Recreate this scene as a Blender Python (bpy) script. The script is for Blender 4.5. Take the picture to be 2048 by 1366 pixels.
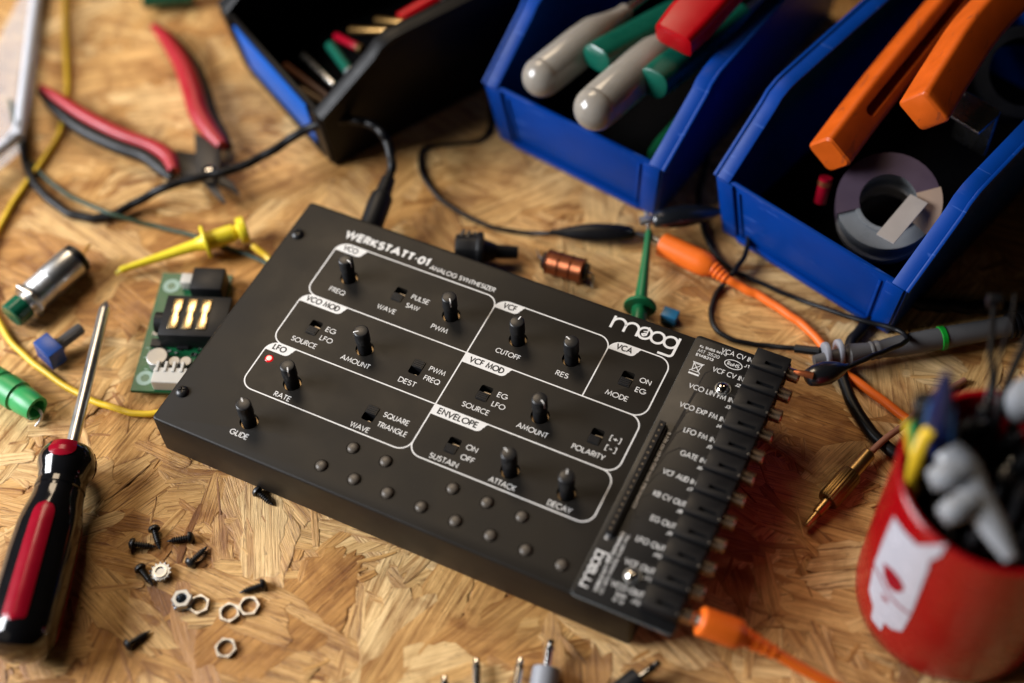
import bpy, bmesh, math, random
from mathutils import Vector, Matrix

# ------------------------------------------------------------------ scene, camera, light
for o in list(bpy.data.objects):
    bpy.data.objects.remove(o, do_unlink=True)
C = bpy.context.scene
COL = C.collection
S = 0.001                                     # everything below is written in millimetres
TABLE = -1.5                                  # height of the bench surface

CR = ((0.9006187284, 0.4331218408, -0.0359355174),
      (0.3322861919, -0.7395150500, -0.5854087268),
      (-0.2801281719, 0.5152891869, -0.8099415171))
CC = Vector((251.0033, -184.9332, 444.3756))
CF, CW, CH = 2807.659, 2048.0, 1366.0

def ray(u, v):
    a, b = (u - CW / 2) / CF, (v - CH / 2) / CF
    return Vector([CR[0][i] * a + CR[1][i] * b + CR[2][i] for i in range(3)])

def at(u, v, z=TABLE):
    """point of the place that the photo shows at (u, v), at height z (mm)"""
    d = ray(u, v)
    return CC + d * ((z - CC.z) / d.z)

cd = bpy.data.cameras.new('camera')
cam = bpy.data.objects.new('camera', cd)
COL.objects.link(cam)
C.camera = cam
cd.sensor_width = 36.0
cd.sensor_fit = 'HORIZONTAL'
cd.lens = CF / CW * 36.0
cd.clip_start, cd.clip_end = 0.01, 50.0
X, Y, Z = Vector(CR[0]), -Vector(CR[1]), -Vector(CR[2])
cam.matrix_world = Matrix(((X.x, Y.x, Z.x, CC.x * S), (X.y, Y.y, Z.y, CC.y * S), (X.z, Y.z, Z.z, CC.z * S), (0, 0, 0, 1)))
cd.dof.use_dof = True
cd.dof.focus_distance = 0.515
cd.dof.aperture_fstop = 2.95
cd.dof.aperture_blades = 0

W = bpy.data.worlds.new('World')
C.world = W
W.use_nodes = True
bg = W.node_tree.nodes['Background']
bg.inputs['Color'].default_value = (0.62, 0.55, 0.5, 1)
bg.inputs['Strength'].default_value = 0.006

def area(name, loc, target, size, power, color, sy=None):
    l = bpy.data.lights.new(name, 'AREA')
    l.shape = 'RECTANGLE'
    l.size, l.size_y = size, sy or size
    l.energy, l.color = power, color
    o = bpy.data.objects.new(name, l)
    o.location = loc
    o.rotation_euler = (Vector(target) - Vector(loc)).to_track_quat('-Z', 'Y').to_euler()
    COL.objects.link(o)
    return o
area('room_lamp', (-0.60, 0.70, 1.12), (0.04, 0.06, 0), 0.55, 10.5, (1.0, 0.78, 0.54), 0.52)
area('window_light', (-0.84, -0.40, 0.60), (0.06, 0.08, 0), 0.60, 36.0, (0.94, 0.96, 1.0), 0.55)
area('room_bounce', (-0.30, -1.15, 0.75), (0.10, 0.14, 0), 0.9, 0.7, (1.0, 0.84, 0.68), 0.9)
C.view_settings.view_transform = 'Standard'
C.view_settings.look = 'None'
C.view_settings.exposure = -0.32
C.view_settings.gamma = 1.0
C.view_settings.use_curve_mapping = False
C.render.engine = 'CYCLES'
C.cycles.use_denoising = True
C.cycles.max_bounces = 8

# ------------------------------------------------------------------ materials
def nd(nt, t, **kw):
    n = nt.nodes.new(t)
    for k, v in kw.items():
        setattr(n, k, v)
    return n

def mat(name, col, rough=0.5, metal=0.0, var=0.12, scale=150.0, bump=0.0, bscale=800.0, rvar=0.12, emit=None, trans=0.0, sss=0.0, coat=0.0, spec=0.5, alpha=1.0, ior=1.45, scuff=None):
    m = bpy.data.materials.new(name)
    m.use_nodes = True
    nt = m.node_tree
    b = nt.nodes['Principled BSDF']
    tc = nd(nt, 'ShaderNodeTexCoord')
    no = nd(nt, 'ShaderNodeTexNoise')
    no.inputs['Scale'].default_value = scale
    no.inputs['Detail'].default_value = 5
    nt.links.new(tc.outputs['Object'], no.inputs['Vector'])
    mx = nd(nt, 'ShaderNodeMix', data_type='RGBA')
    nt.links.new(no.outputs['Fac'], mx.inputs['Factor'])
    mx.inputs['A'].default_value = tuple(c * (1 - var) for c in col) + (1,)
    mx.inputs['B'].default_value = tuple(min(1, c * (1 + var)) for c in col) + (1,)
    colour = mx.outputs['Result']
    if scuff:                                  # worn streaks or dust: (scale xyz, threshold, colour, strength)
        mp = nd(nt, 'ShaderNodeMapping')
        mp.inputs['Scale'].default_value = scuff[0]
        nt.links.new(tc.outputs['Object'], mp.inputs['Vector'])
        n3 = nd(nt, 'ShaderNodeTexNoise')
        n3.inputs['Scale'].default_value = 1
        n3.inputs['Detail'].default_value = 6
        n3.inputs['Distortion'].default_value = 0.6
        nt.links.new(mp.outputs['Vector'], n3.inputs['Vector'])
        r3 = nd(nt, 'ShaderNodeMapRange')
        r3.inputs['From Min'].default_value, r3.inputs['From Max'].default_value = scuff[1], scuff[1] + 0.06
        r3.inputs['To Max'].default_value = scuff[3]
        nt.links.new(n3.outputs['Fac'], r3.inputs['Value'])
        m3 = nd(nt, 'ShaderNodeMix', data_type='RGBA')
        nt.links.new(r3.outputs['Result'], m3.inputs['Factor'])
        nt.links.new(colour, m3.inputs['A'])
        m3.inputs['B'].default_value = scuff[2] + (1,)
        colour = m3.outputs['Result']
    nt.links.new(colour, b.inputs['Base Color'])
    mr = nd(nt, 'ShaderNodeMapRange')
    mr.inputs['From Min'].default_value, mr.inputs['From Max'].default_value = 0.3, 0.7
    mr.inputs['To Min'].default_value = max(0.02, rough * (1 - rvar))
    mr.inputs['To Max'].default_value = min(1, rough * (1 + rvar))
    nt.links.new(no.outputs['Fac'], mr.inputs['Value'])
    nt.links.new(mr.outputs['Result'], b.inputs['Roughness'])
    b.inputs['Metallic'].default_value = metal
    b.inputs['IOR'].default_value = ior
    b.inputs['Specular IOR Level'].default_value = spec
    b.inputs['Coat Weight'].default_value = coat
    b.inputs['Coat Roughness'].default_value = 0.08
    b.inputs['Transmission Weight'].default_value = trans
    b.inputs['Alpha'].default_value = alpha
    if sss:
        b.inputs['Subsurface Weight'].default_value = sss
        b.inputs['Subsurface Radius'].default_value = (0.006, 0.005, 0.004)
        b.inputs['Subsurface Scale'].default_value = 1.0
    if emit:
        b.inputs['Emission Color'].default_value = emit[0] + (1,)
        b.inputs['Emission Strength'].default_value = emit[1]
    if bump:
        n2 = nd(nt, 'ShaderNodeTexNoise')
        n2.inputs['Scale'].default_value = bscale
        n2.inputs['Detail'].default_value = 3
        nt.links.new(tc.outputs['Object'], n2.inputs['Vector'])
        bp = nd(nt, 'ShaderNodeBump')
        bp.inputs['Strength'].default_value = bump
        bp.inputs['Distance'].default_value = 0.0001
        nt.links.new(n2.outputs['Fac'], bp.inputs['Height'])
        nt.links.new(bp.outputs['Normal'], b.inputs['Normal'])
    return m

M = dict(
    coat=mat('black_powder_coat', (0.0105, 0.0085, 0.0065), 0.48, bump=0.35, bscale=3200, scale=60, var=0.14, spec=0.32, scuff=((700, 700, 700), 0.73, (0.09, 0.085, 0.08), 0.35)),
    ink=mat('white_ink', (0.78, 0.76, 0.73), 0.6, scale=500),
    inkdark=mat('dark_ink', (0.016, 0.015, 0.013), 0.6),
    boardink=mat('board_white_ink', (0.75, 0.74, 0.72), 0.55, scale=500),
    knob=mat('black_knob_plastic', (0.012, 0.012, 0.013), 0.36, bump=0.1, bscale=1500),
    black=mat('black_plastic', (0.008, 0.008, 0.009), 0.45, spec=0.32, bump=0.1, bscale=1500),
    rubber=mat('black_rubber', (0.005, 0.005, 0.006), 0.40, spec=0.28),
    gloss=mat('gloss_black_plastic', (0.006, 0.006, 0.007), 0.12, coat=0.6, rvar=0.3),
    bootgloss=mat('shiny_vinyl_boot', (0.007, 0.008, 0.010), 0.30, spec=0.9, coat=0.5),
    hole=mat('dark_cavity', (0.004, 0.004, 0.004), 0.7),
    mask=mat('black_solder_mask', (0.008, 0.0075, 0.0075), 0.36, spec=0.35, bump=0.1, bscale=900, scale=90),
    trace=mat('solder_mask_trace', (0.020, 0.018, 0.017), 0.30),
    edge=mat('board_edge', (0.16, 0.19, 0.20), 0.45),
    key=mat('key_plastic', (0.085, 0.07, 0.055), 0.38),
    brass=mat('brass', (0.40, 0.25, 0.10), 0.34, 1.0),
    brassdark=mat('aged_brass', (0.22, 0.13, 0.045), 0.42, 1.0, bump=0.3, bscale=900),
    bushing=mat('dim_brass', (0.16, 0.115, 0.065), 0.38, 1.0),
    darkcontact=mat('dull_contact', (0.30, 0.26, 0.21), 0.4, 1.0),
    binshade=mat('bin_shade_black', (0.004, 0.004, 0.0045), 0.9, spec=0.1, bump=0.5, bscale=700),  # near-black that stands in for deep shade inside the bins
    bronze=mat('tinned_copper', (0.50, 0.37, 0.27), 0.27, 1.0, var=0.2),
    gold=mat('gold_plate', (0.80, 0.60, 0.32), 0.26, 1.0),
    nickel=mat('nickel', (0.64, 0.64, 0.63), 0.33, 1.0, var=0.08),
    chrome=mat('chrome', (0.75, 0.72, 0.68), 0.11, 1.0, var=0.05),
    zinc=mat('zinc_plate', (0.46, 0.49, 0.52), 0.36, 1.0, var=0.1),
    steel=mat('brushed_steel', (0.50, 0.48, 0.45), 0.26, 1.0),
    darksteel=mat('dark_tool_steel', (0.035, 0.032, 0.030), 0.42, 0.35, bump=0.3),
    blackox=mat('black_oxide', (0.012, 0.012, 0.013), 0.38, 0.0, spec=0.6),
    copper=mat('copper_winding', (0.36, 0.11, 0.045), 0.38, 0.85, scale=700),
    coppercore=mat('lacquered_copper', (0.16, 0.035, 0.012), 0.3, 0.4),
    red=mat('red_handle_plastic', (0.33, 0.006, 0.014), 0.42),
    redinlay=mat('red_inlay_plastic', (0.25, 0.003, 0.014), 0.22, spec=0.35),
    redcup=mat('red_enamel', (0.30, 0.002, 0.005), 0.26, spec=0.35, coat=0.1, bump=0.2, bscale=250, scuff=((300, 300, 60), 0.66, (0.33, 0.03, 0.03), 0.5)),
    redbin=mat('bright_red_plastic', (0.36, 0.002, 0.006), 0.3, spec=0.3),
    orange=mat('orange_plastic', (0.56, 0.092, 0.006), 0.45, spec=0.35, bump=0.3, bscale=500, var=0.2, scuff=((260, 90, 200), 0.63, (0.30, 0.06, 0.015), 0.6)),
    orangecable=mat('orange_cable_rubber', (0.85, 0.155, 0.012), 0.42),
    yellow=mat('yellow_plastic', (0.72, 0.47, 0.02), 0.38),
    yellowclip=mat('bright_yellow_plastic', (0.78, 0.62, 0.03), 0.34, sss=0.1),
    green=mat('green_plastic', (0.008, 0.13, 0.045), 0.35),
    greencap=mat('deep_green_cap', (0.005, 0.085, 0.045), 0.25),
    greenbright=mat('bright_green_plastic', (0.03, 0.30, 0.085), 0.38),
    greenwire=mat('dark_green_wire', (0.02, 0.05, 0.03), 0.42),
    teal=mat('teal_green_grip', (0.004, 0.085, 0.055), 0.28),
    greenneon=mat('neon_green_band', (0.006, 0.24, 0.02), 0.4),
    pcb=mat('green_circuit_board', (0.004, 0.075, 0.026), 0.30, spec=0.35, scale=260, var=0.25),
    silk=mat('silk_screen', (0.26, 0.36, 0.30), 0.6),
    solder=mat('solder', (0.34, 0.33, 0.31), 0.5, 0.8),
    white=mat('white_nylon', (0.46, 0.44, 0.40), 0.4, sss=0.15),
    whitecool=mat('white_plastic', (0.27, 0.285, 0.31), 0.3, sss=0.3),
    blue=mat('blue_bin_plastic', (0.0, 0.036, 0.235), 0.42, spec=0.16, var=0.2, scale=60, bump=0.25, bscale=420, scuff=((60, 420, 300), 0.64, (0.05, 0.12, 0.42), 0.5)),
    bluelabel=mat('blue_front_panel', (0.0, 0.10, 0.46), 0.40, spec=0.3),
    blackbin=mat('black_bin_plastic', (0.0035, 0.0035, 0.004), 0.45, spec=0.2, bump=0.1, bscale=500),
    trim=mat('blue_component_plastic', (0.012, 0.055, 0.24), 0.36),
    teablue=mat('light_blue_component', (0.02, 0.17, 0.34), 0.4),
    bluepen=mat('dark_blue_plastic', (0.006, 0.014, 0.07), 0.3),
    bluerim=mat('mid_blue_plastic', (0.03, 0.10, 0.26), 0.35),
    grey=mat('grey_plastic', (0.085, 0.082, 0.082), 0.45, spec=0.35),
    greylight=mat('light_grey_rubber', (0.24, 0.25, 0.28), 0.4),
    frosted=mat('frosted_grey_handle', (0.27, 0.245, 0.21), 0.20, sss=0.5, coat=0.4),
    clear=mat('frosted_clear_plastic', (0.75, 0.80, 0.86), 0.4, alpha=0.22, var=0.03),
    clearrim=mat('frosted_rim', (0.66, 0.69, 0.76), 0.35, trans=0.25, var=0.03),
    purple=mat('mauve_paper', (0.05, 0.03, 0.05), 0.6),
    paper=mat('paper_label', (0.33, 0.30, 0.28), 0.65),
    pinkpaper=mat('beige_label', (0.30, 0.21, 0.15), 0.65),
    tape=mat('tape_edge', (0.17, 0.18, 0.19), 0.3, sss=0.3),
    sticker=mat('white_sticker', (0.46, 0.46, 0.52), 0.26),
    brownwire=mat('brown_wire', (0.30, 0.13, 0.08), 0.45),
    brownrod=mat('brown_rod', (0.09, 0.03, 0.012), 0.4),
    beige=mat('beige_rod', (0.18, 0.12, 0.07), 0.5),
    led=mat('lit_red_lens', (0.8, 0.05, 0.04), 0.3, emit=((1.0, 0.22, 0.18), 5.0)),
    ledrim=mat('red_lens_rim', (0.45, 0.004, 0.006), 0.25, emit=((0.9, 0.01, 0.015), 0.7)),
)

# ------------------------------------------------------------------ mesh builder
WORLD_OF = {}                                  # object -> its matrix (mm)

def basis(d, up=None):
    d = Vector(d).normalized()
    u = Vector(up) if up is not None else Vector((0, 0, 1))
    if abs(d.dot(u.normalized())) > 0.98:
        u = Vector((0, 1, 0)) if abs(d.y) < 0.9 else Vector((1, 0, 0))
    s = d.cross(u).normalized()
    return d, s, s.cross(d).normalized()

def spline(pts, n=8):
    """Catmull-Rom through pts (tuples of any length)"""
    P = [list(p) for p in pts]
    if len(P) < 3:
        return [[a + (b - a) * i / n for a, b in zip(P[0], P[1])] for i in range(n + 1)]
    P = [[2 * a - b for a, b in zip(P[0], P[1])]] + P + [[2 * a - b for a, b in zip(P[-1], P[-2])]]
    out = []
    for i in range(1, len(P) - 2):
        for k in range(n):
            t = k / n
            out.append([0.5 * (2 * b + (c - a) * t + (2 * a - 5 * b + 4 * c - d) * t * t + (3 * b - a - 3 * c + d) * t ** 3)
                        for a, b, c, d in zip(P[i - 1], P[i], P[i + 1], P[i + 2])])
    out.append(P[-2])
    return out

class MB:
    def __init__(s):
        s.v, s.f, s.m, s.cur = [], [], [], 0
    def use(s, i):
        s.cur = i
        return s
    def add(s, verts, faces):
        k = len(s.v)
        s.v += [Vector(p) for p in verts]
        s.f += [[i + k for i in f] for f in faces]
        s.m += [s.cur] * len(faces)
        return s
    def box(s, c, size, rot=None):
        c = Vector(c)
        h = Vector(size) / 2
        vs = [Vector((x * h.x, y * h.y, z * h.z)) for z in (-1, 1) for y in (-1, 1) for x in (-1, 1)]
        if rot is not None:
            vs = [rot @ q for q in vs]
        return s.add([c + q for q in vs], [(0, 2, 3, 1), (4, 5, 7, 6), (0, 1, 5, 4), (2, 6, 7, 3), (0, 4, 6, 2), (1, 3, 7, 5)])
    def prism(s, poly, z0, z1, frame=None):
        """poly (x, y) extruded z0..z1; frame: Matrix mapping local to mm"""
        n = len(poly)
        a = sum(poly[i][0] * poly[(i + 1) % n][1] - poly[(i + 1) % n][0] * poly[i][1] for i in range(n))
        if a < 0:
            poly = poly[::-1]
        vs = [Vector((p[0], p[1], z)) for z in (z0, z1) for p in poly]
        if frame is not None:
            vs = [frame @ q for q in vs]
        return s.add(vs, [list(range(n))[::-1], list(range(n, 2 * n))] + [(i, (i + 1) % n, n + (i + 1) % n, n + i) for i in range(n)])
    def rings(s, rings, cap=True, closed=False):
        n = len(rings[0])
        vs = [p for r in rings for p in r]
        fs = []
        m = len(rings)
        for i in range(m if closed else m - 1):
            for j in range(n):
                a, b = i * n, ((i + 1) % m) * n
                fs.append((a + j, a + (j + 1) % n, b + (j + 1) % n, b + j))
        if cap and not closed:
            fs.append(list(range(n))[::-1])
            fs.append([(m - 1) * n + j for j in range(n)])
        return s.add(vs, fs)
    def lathe(s, prof, o, d, n=28, up=None, sx=1.0, sy=1.0, cap=True, start=0.0, shape=None):
        """prof: list of (distance along d, radius)"""
        o = Vector(o)
        d, a, b = basis(d, up)
        R = []
        for t, r in prof:
            ring = []
            for j in range(n):
                th = start + 2 * math.pi * j / n
                k = shape(th, t) if shape else 1.0
                ring.append(o + d * t + (a * math.cos(th) * sx + b * math.sin(th) * sy) * max(r, 1e-3) * k)
            R.append(ring)
        # ring order a->b around d: faces outward
        return s.rings(R, cap)
    def tube(s, pts, r, n=12, k=8, flat=None, cap=True):
        """pts (x, y, z[, r]); r used when points carry no radius; flat = height/width"""
        P = spline([tuple(p) + (() if len(p) > 3 else (r,)) for p in pts], k)
        if len(P) > 45 and max(p[3] for p in P) < 2.7 and flat is None:                        # long leads are never perfectly smooth
            for i, p in enumerate(P):
                for a in range(3 if p[2] > TABLE + p[3] + 1 else 2):
                    p[a] += p[3] * (0.22 * math.sin(i * 0.31 + a * 2 + p[3] * 9) * math.sin(i * 0.113 + a) + 0.12 * math.sin(i * 0.83 + 3 * a))
        R = []
        prev = None
        for i, p in enumerate(P):
            q0, q1 = P[max(0, i - 1)], P[min(len(P) - 1, i + 1)]
            t = Vector(q1[:3]) - Vector(q0[:3])
            if t.length < 1e-9:
                t = Vector((1, 0, 0))
            t.normalize()
            if flat is not None or prev is None:
                _, a, b = basis(t)
            else:
                a = (prev - t * prev.dot(t)).normalized()
                b = a.cross(t).normalized()
            prev = a
            ky = flat if flat is not None else 1.0
            R.append([Vector(p[:3]) + (a * math.cos(2 * math.pi * j / n) + b * math.sin(2 * math.pi * j / n) * ky) * p[3] for j in range(n)])
        return s.rings(R, cap)
    def ball(s, c, r, n=16, sc=(1, 1, 1)):
        c = Vector(c)
        R = []
        for i in range(n // 2 + 1):
            ph = math.pi * i / (n // 2)
            rr = max(math.sin(ph), 1e-3)
            R.append([c + Vector((math.cos(2 * math.pi * j / n) * rr * sc[0], math.sin(2 * math.pi * j / n) * rr * sc[1], -math.cos(ph) * sc[2])) * r for j in range(n)])
        return s.rings(R)
    def ribbon(s, pts, w, z, closed=False):
        """flat stroke of width w through (x, y) points, at height z"""
        P = []
        for p in pts:
            q = Vector((p[0], p[1]))
            if not P or (q - P[-1]).length > 1e-5:
                P.append(q)
        n = len(P)
        L, Rr = [], []
        for i in range(n):
            a = P[(i - 1) % n] if (closed or i > 0) else None
            c = P[(i + 1) % n] if (closed or i < n - 1) else None
            b = P[i]
            d1 = (b - a).normalized() if a is not None and (b - a).length > 1e-9 else None
            d2 = (c - b).normalized() if c is not None and (c - b).length > 1e-9 else None
            d1 = d1 or d2
            d2 = d2 or d1
            n1, n2 = Vector((-d1.y, d1.x)), Vector((-d2.y, d2.x))
            m = n1 + n2
            if m.length < 0.3:
                m = n1
            m.normalize()
            k = min(1 / max(m.dot(n1), 0.35), 2.2)
            L.append(b + m * w / 2 * k)
            Rr.append(b - m * w / 2 * k)
        vs = [(p.x, p.y, z) for p in L] + [(p.x, p.y, z) for p in Rr]
        fs = [(i, n + i, n + (i + 1) % n, (i + 1) % n) for i in range(n if closed else n - 1)]
        return s.add(vs, fs)
    def build(s, name, mats, parent=None, local=False, bevel=0.0, seg=2, smooth=35.0, angle=30.0):
        me = bpy.data.meshes.new(name)
        inv = WORLD_OF[parent].inverted() if (parent is not None and not local) else Matrix.Identity(4)
        me.from_pydata([tuple((inv @ q) * S) for q in s.v], [], s.f)
        mats = mats if isinstance(mats, (list, tuple)) else [mats]
        for m in mats:
            me.materials.append(m)
        if len(mats) > 1:
            me.polygons.foreach_set('material_index', s.m)
        bm = bmesh.new()
        bm.from_mesh(me)
        bmesh.ops.recalc_face_normals(bm, faces=bm.faces)
        if bevel:
            ed = [e for e in bm.edges if len(e.link_faces) == 2 and e.calc_face_angle(0) > math.radians(angle)]
            bmesh.ops.bevel(bm, geom=ed, offset=bevel * S, segments=seg, profile=0.5, affect='EDGES', clamp_overlap=True)
        bm.to_mesh(me)
        bm.free()
        me.polygons.foreach_set('use_smooth', [True] * len(me.polygons))
        me.set_sharp_from_angle(angle=math.radians(smooth))
        me.update()
        o = bpy.data.objects.new(name, me)
        COL.objects.link(o)
        if parent is not None:
            o.parent = parent
            WORLD_OF[o] = WORLD_OF[parent].copy()
        else:
            WORLD_OF[o] = Matrix.Identity(4)
        return o

def cut(o, cutter):
    """take the cutter's volume out of a mesh (exact boolean, applied at once)"""
    t = cutter.build('cutter', M['hole'])
    t.data.transform(Matrix.Scale(S, 4) @ WORLD_OF[o].inverted() @ Matrix.Scale(1 / S, 4))
    md = o.modifiers.new('cut', 'BOOLEAN')
    md.operation, md.object, md.solver = 'DIFFERENCE', t, 'EXACT'
    pm = o.parent
    o.parent = None
    bpy.context.view_layer.update()
    me = bpy.data.meshes.new_from_object(o.evaluated_get(bpy.context.evaluated_depsgraph_get()))
    o.modifiers.clear()
    me.set_sharp_from_angle(angle=math.radians(35))
    old = o.data
    o.data = me
    me.name = old.name
    o.parent = pm
    bpy.data.objects.remove(t, do_unlink=True)
    return o

def tag(o, label=None, cat=None, group=None, kind=None):
    for k, v in (('label', label), ('category', cat), ('group', group), ('kind', kind)):
        if v:
            o[k] = v
    return o

def thing(name, label, cat, loc=(0, 0, 0), rot=None, group=None):
    o = bpy.data.objects.new(name, None)
    COL.objects.link(o)
    m = Matrix.Translation(Vector(loc))
    if rot is not None:
        m = m @ (rot.to_4x4() if hasattr(rot, 'to_4x4') else Matrix.Rotation(rot, 4, 'Z'))
    WORLD_OF[o] = m
    k = m.copy()
    k.translation = m.translation * S
    o.matrix_world = k
    o.empty_display_size = 0.005
    return tag(o, label, cat, group)

def copy_thing(o, loc, rot, label, group=None):
    """a thing with copies of its parts and sub-parts"""
    def rec(a, parent):
        c = a.copy()
        COL.objects.link(c)
        c.parent = parent
        for ch in [q for q in bpy.data.objects if q.parent == a]:
            rec(ch, c)
        return c
    c = rec(o, None)
    m = Matrix.Translation(Vector(loc)) @ (rot.to_4x4() if hasattr(rot, 'to_4x4') else Matrix.Rotation(rot, 4, 'Z'))
    k = m.copy()
    k.translation = m.translation * S
    c.matrix_world = k
    c['label'] = label
    if group:
        c['group'] = group
    return c

def arc(cx, cy, r, a0, a1, n=10, ry=None):
    ry = ry or r
    return [(cx + r * math.cos(math.radians(a0 + (a1 - a0) * i / n)), cy + ry * math.sin(math.radians(a0 + (a1 - a0) * i / n))) for i in range(n + 1)]

def rrect(x0, y0, x1, y1, r, n=5, corners=(1, 1, 1, 1)):
    """rounded rectangle, counter clockwise; corners: bl, br, tr, tl"""
    out = []
    for k, (cx, cy, a) in enumerate(((x0 + r, y0 + r, 180), (x1 - r, y0 + r, 270), (x1 - r, y1 - r, 0), (x0 + r, y1 - r, 90))):
        if corners[k]:
            out += arc(cx, cy, r, a, a + 90, n)
        else:
            out.append(((x0, y0), (x1, y0), (x1, y1), (x0, y1))[k])
    return out

def dirs(p, q):
    return (Vector(q) - Vector(p)).normalized()

def orient(p, q, up=(0, 0, 1)):
    """rotation whose x axis runs from p to q, z near up"""
    d, s, u = basis(dirs(p, q), up)
    return Matrix((d, -s, u)).transposed()

# ------------------------------------------------------------------ lettering: a geometric single-stroke alphabet
def G():
    A = arc
    g = {}
    g['A'] = (0.86, [[(0, 0), (0.43, 1), (0.86, 0)], [(0.15, 0.33), (0.71, 0.33)]])
    g['B'] = (0.56, [[(0.04, 0), (0.04, 1), (0.28, 1)] + A(0.28, 0.77, 0.23, 90, -90) + [(0.04, 0.54)], [(0.04, 0.54), (0.29, 0.54)] + A(0.29, 0.27, 0.27, 90, -90) + [(0.04, 0)]])
    g['C'] = (0.86, [A(0.52, 0.5, 0.5, 48, 312, 18)])
    g['D'] = (0.72, [[(0.04, 0), (0.04, 1), (0.24, 1)] + A(0.24, 0.5, 0.5, 90, -90, 14) + [(0.02, 0)]])
    g['E'] = (0.5, [[(0.5, 1), (0.04, 1), (0.04, 0), (0.5, 0)], [(0.04, 0.52), (0.47, 0.52)]])
    g['F'] = (0.48, [[(0.48, 1), (0.04, 1), (0.04, 0)], [(0.04, 0.52), (0.45, 0.52)]])
    g['G'] = (0.98, [A(0.52, 0.5, 0.5, 45, 355, 20), [(1.02, 0.47), (0.58, 0.47)]])
    g['H'] = (0.7, [[(0.04, 0), (0.04, 1)], [(0.66, 0), (0.66, 1)], [(0.04, 0.53), (0.66, 0.53)]])
    g['I'] = (0.1, [[(0.05, 0), (0.05, 1)]])
    g['J'] = (0.34, [[(0.3, 1), (0.3, 0.16)] + A(0.14, 0.16, 0.16, 0, -150, 6)])
    g['K'] = (0.64, [[(0.04, 0), (0.04, 1)], [(0.58, 1), (0.08, 0.5), (0.64, 0)]])
    g['L'] = (0.46, [[(0.04, 1), (0.04, 0), (0.46, 0)]])
    g['M'] = (0.98, [[(0, 0), (0.16, 1), (0.49, 0.12), (0.82, 1), (0.98, 0)]])
    g['N'] = (0.76, [[(0.04, 0), (0.04, 0.98), (0.72, 0.02), (0.72, 1)]])
    g['O'] = (1.04, [A(0.52, 0.5, 0.5, 0, 360, 26)])
    g['P'] = (0.52, [[(0.04, 0), (0.04, 1), (0.24, 1)] + A(0.24, 0.74, 0.26, 90, -90) + [(0.04, 0.48)]])
    g['Q'] = (1.04, [A(0.52, 0.5, 0.5, 0, 360, 26), [(0.62, 0.3), (1.0, -0.04)]])
    g['R'] = (0.56, [[(0.04, 0), (0.04, 1), (0.25, 1)] + A(0.25, 0.75, 0.25, 90, -90) + [(0.04, 0.5)], [(0.22, 0.5), (0.54, 0)]])
    g['S'] = (0.54, [A(0.27, 0.76, 0.235, 35, 270, 12) + A(0.27, 0.265, 0.265, 90, -145, 12)])
    g['T'] = (0.54, [[(0, 1), (0.54, 1)], [(0.27, 0.98), (0.27, 0)]])
    g['U'] = (0.68, [[(0.04, 1), (0.04, 0.3)] + A(0.34, 0.3, 0.3, 180, 360, 12) + [(0.64, 1)]])
    g['V'] = (0.78, [[(0, 1), (0.39, 0.02), (0.78, 1)]])
    g['W'] = (1.16, [[(0, 1), (0.3, 0.02), (0.58, 0.96), (0.86, 0.02), (1.16, 1)]])
    g['X'] = (0.7, [[(0, 1), (0.7, 0)], [(0, 0), (0.7, 1)]])
    g['Y'] = (0.72, [[(0, 1), (0.36, 0.46), (0.72, 1)], [(0.36, 0.46), (0.36, 0)]])
    g['Z'] = (0.6, [[(0.03, 1), (0.57, 1), (0.02, 0), (0.6, 0)]])
    g['0'] = (0.6, [A(0.3, 0.5, 0.28, 0, 360, 20, 0.5)])
    g['1'] = (0.26, [[(0.0, 0.84), (0.2, 1), (0.2, 0)]])
    g['2'] = (0.54, [A(0.27, 0.74, 0.26, 165, -35, 9) + [(0.02, 0), (0.54, 0)]])
    g['3'] = (0.52, [A(0.25, 0.76, 0.24, 160, -90, 10), A(0.25, 0.26, 0.26, 90, -160, 10)])
    g['4'] = (0.58, [[(0.44, 0), (0.44, 1), (0, 0.26), (0.58, 0.26)]])
    g['5'] = (0.54, [[(0.5, 1), (0.14, 1), (0.08, 0.57)] + A(0.24, 0.31, 0.3, 120, -150, 12)])
    g['6'] = (0.56, [A(0.28, 0.29, 0.28, 0, 360, 16), [(0.03, 0.38), (0.36, 1)]])
    g['7'] = (0.5, [[(0, 1), (0.5, 1), (0.16, 0)]])
    g['8'] = (0.52, [A(0.26, 0.77, 0.22, 0, 360, 14), A(0.26, 0.27, 0.27, 0, 360, 16)])
    g['9'] = (0.56, [A(0.28, 0.71, 0.28, 0, 360, 16), [(0.53, 0.62), (0.2, 0)]])
    g['-'] = (0.34, [[(0.02, 0.42), (0.32, 0.42)]])
    g['+'] = (0.56, [[(0.02, 0.42), (0.54, 0.42)], [(0.28, 0.14), (0.28, 0.7)]])
    g['['] = (0.24, [[(0.24, 1.04), (0.06, 1.04), (0.06, -0.14), (0.24, -0.14)]])
    g[']'] = (0.24, [[(0, 1.04), (0.18, 1.04), (0.18, -0.14), (0, -0.14)]])
    g['.'] = (0.16, [[(0.02, 0.05), (0.14, 0.05)]])
    g['/'] = (0.4, [[(0, 0), (0.4, 1)]])
    g['('] = (0.26, [A(0.6, 0.45, 0.6, 130, 230, 6)])
    g[')'] = (0.26, [A(-0.34, 0.45, 0.6, 50, -50, 6)])
    g['*'] = (0.2, [[(0.04, 0.46), (0.16, 0.46)]])       # raised dot
    g['c'] = (0.5, [A(0.28, 0.27, 0.26, 45, 315, 10)])
    g['o'] = (0.54, [A(0.27, 0.27, 0.27, 0, 360, 14)])
    g['s'] = (0.4, [A(0.19, 0.40, 0.14, 35, 270, 7) + A(0.19, 0.13, 0.14, 90, -145, 7)])
    g[' '] = (0.3, [])
    return g
GLYPHS = G()

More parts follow.
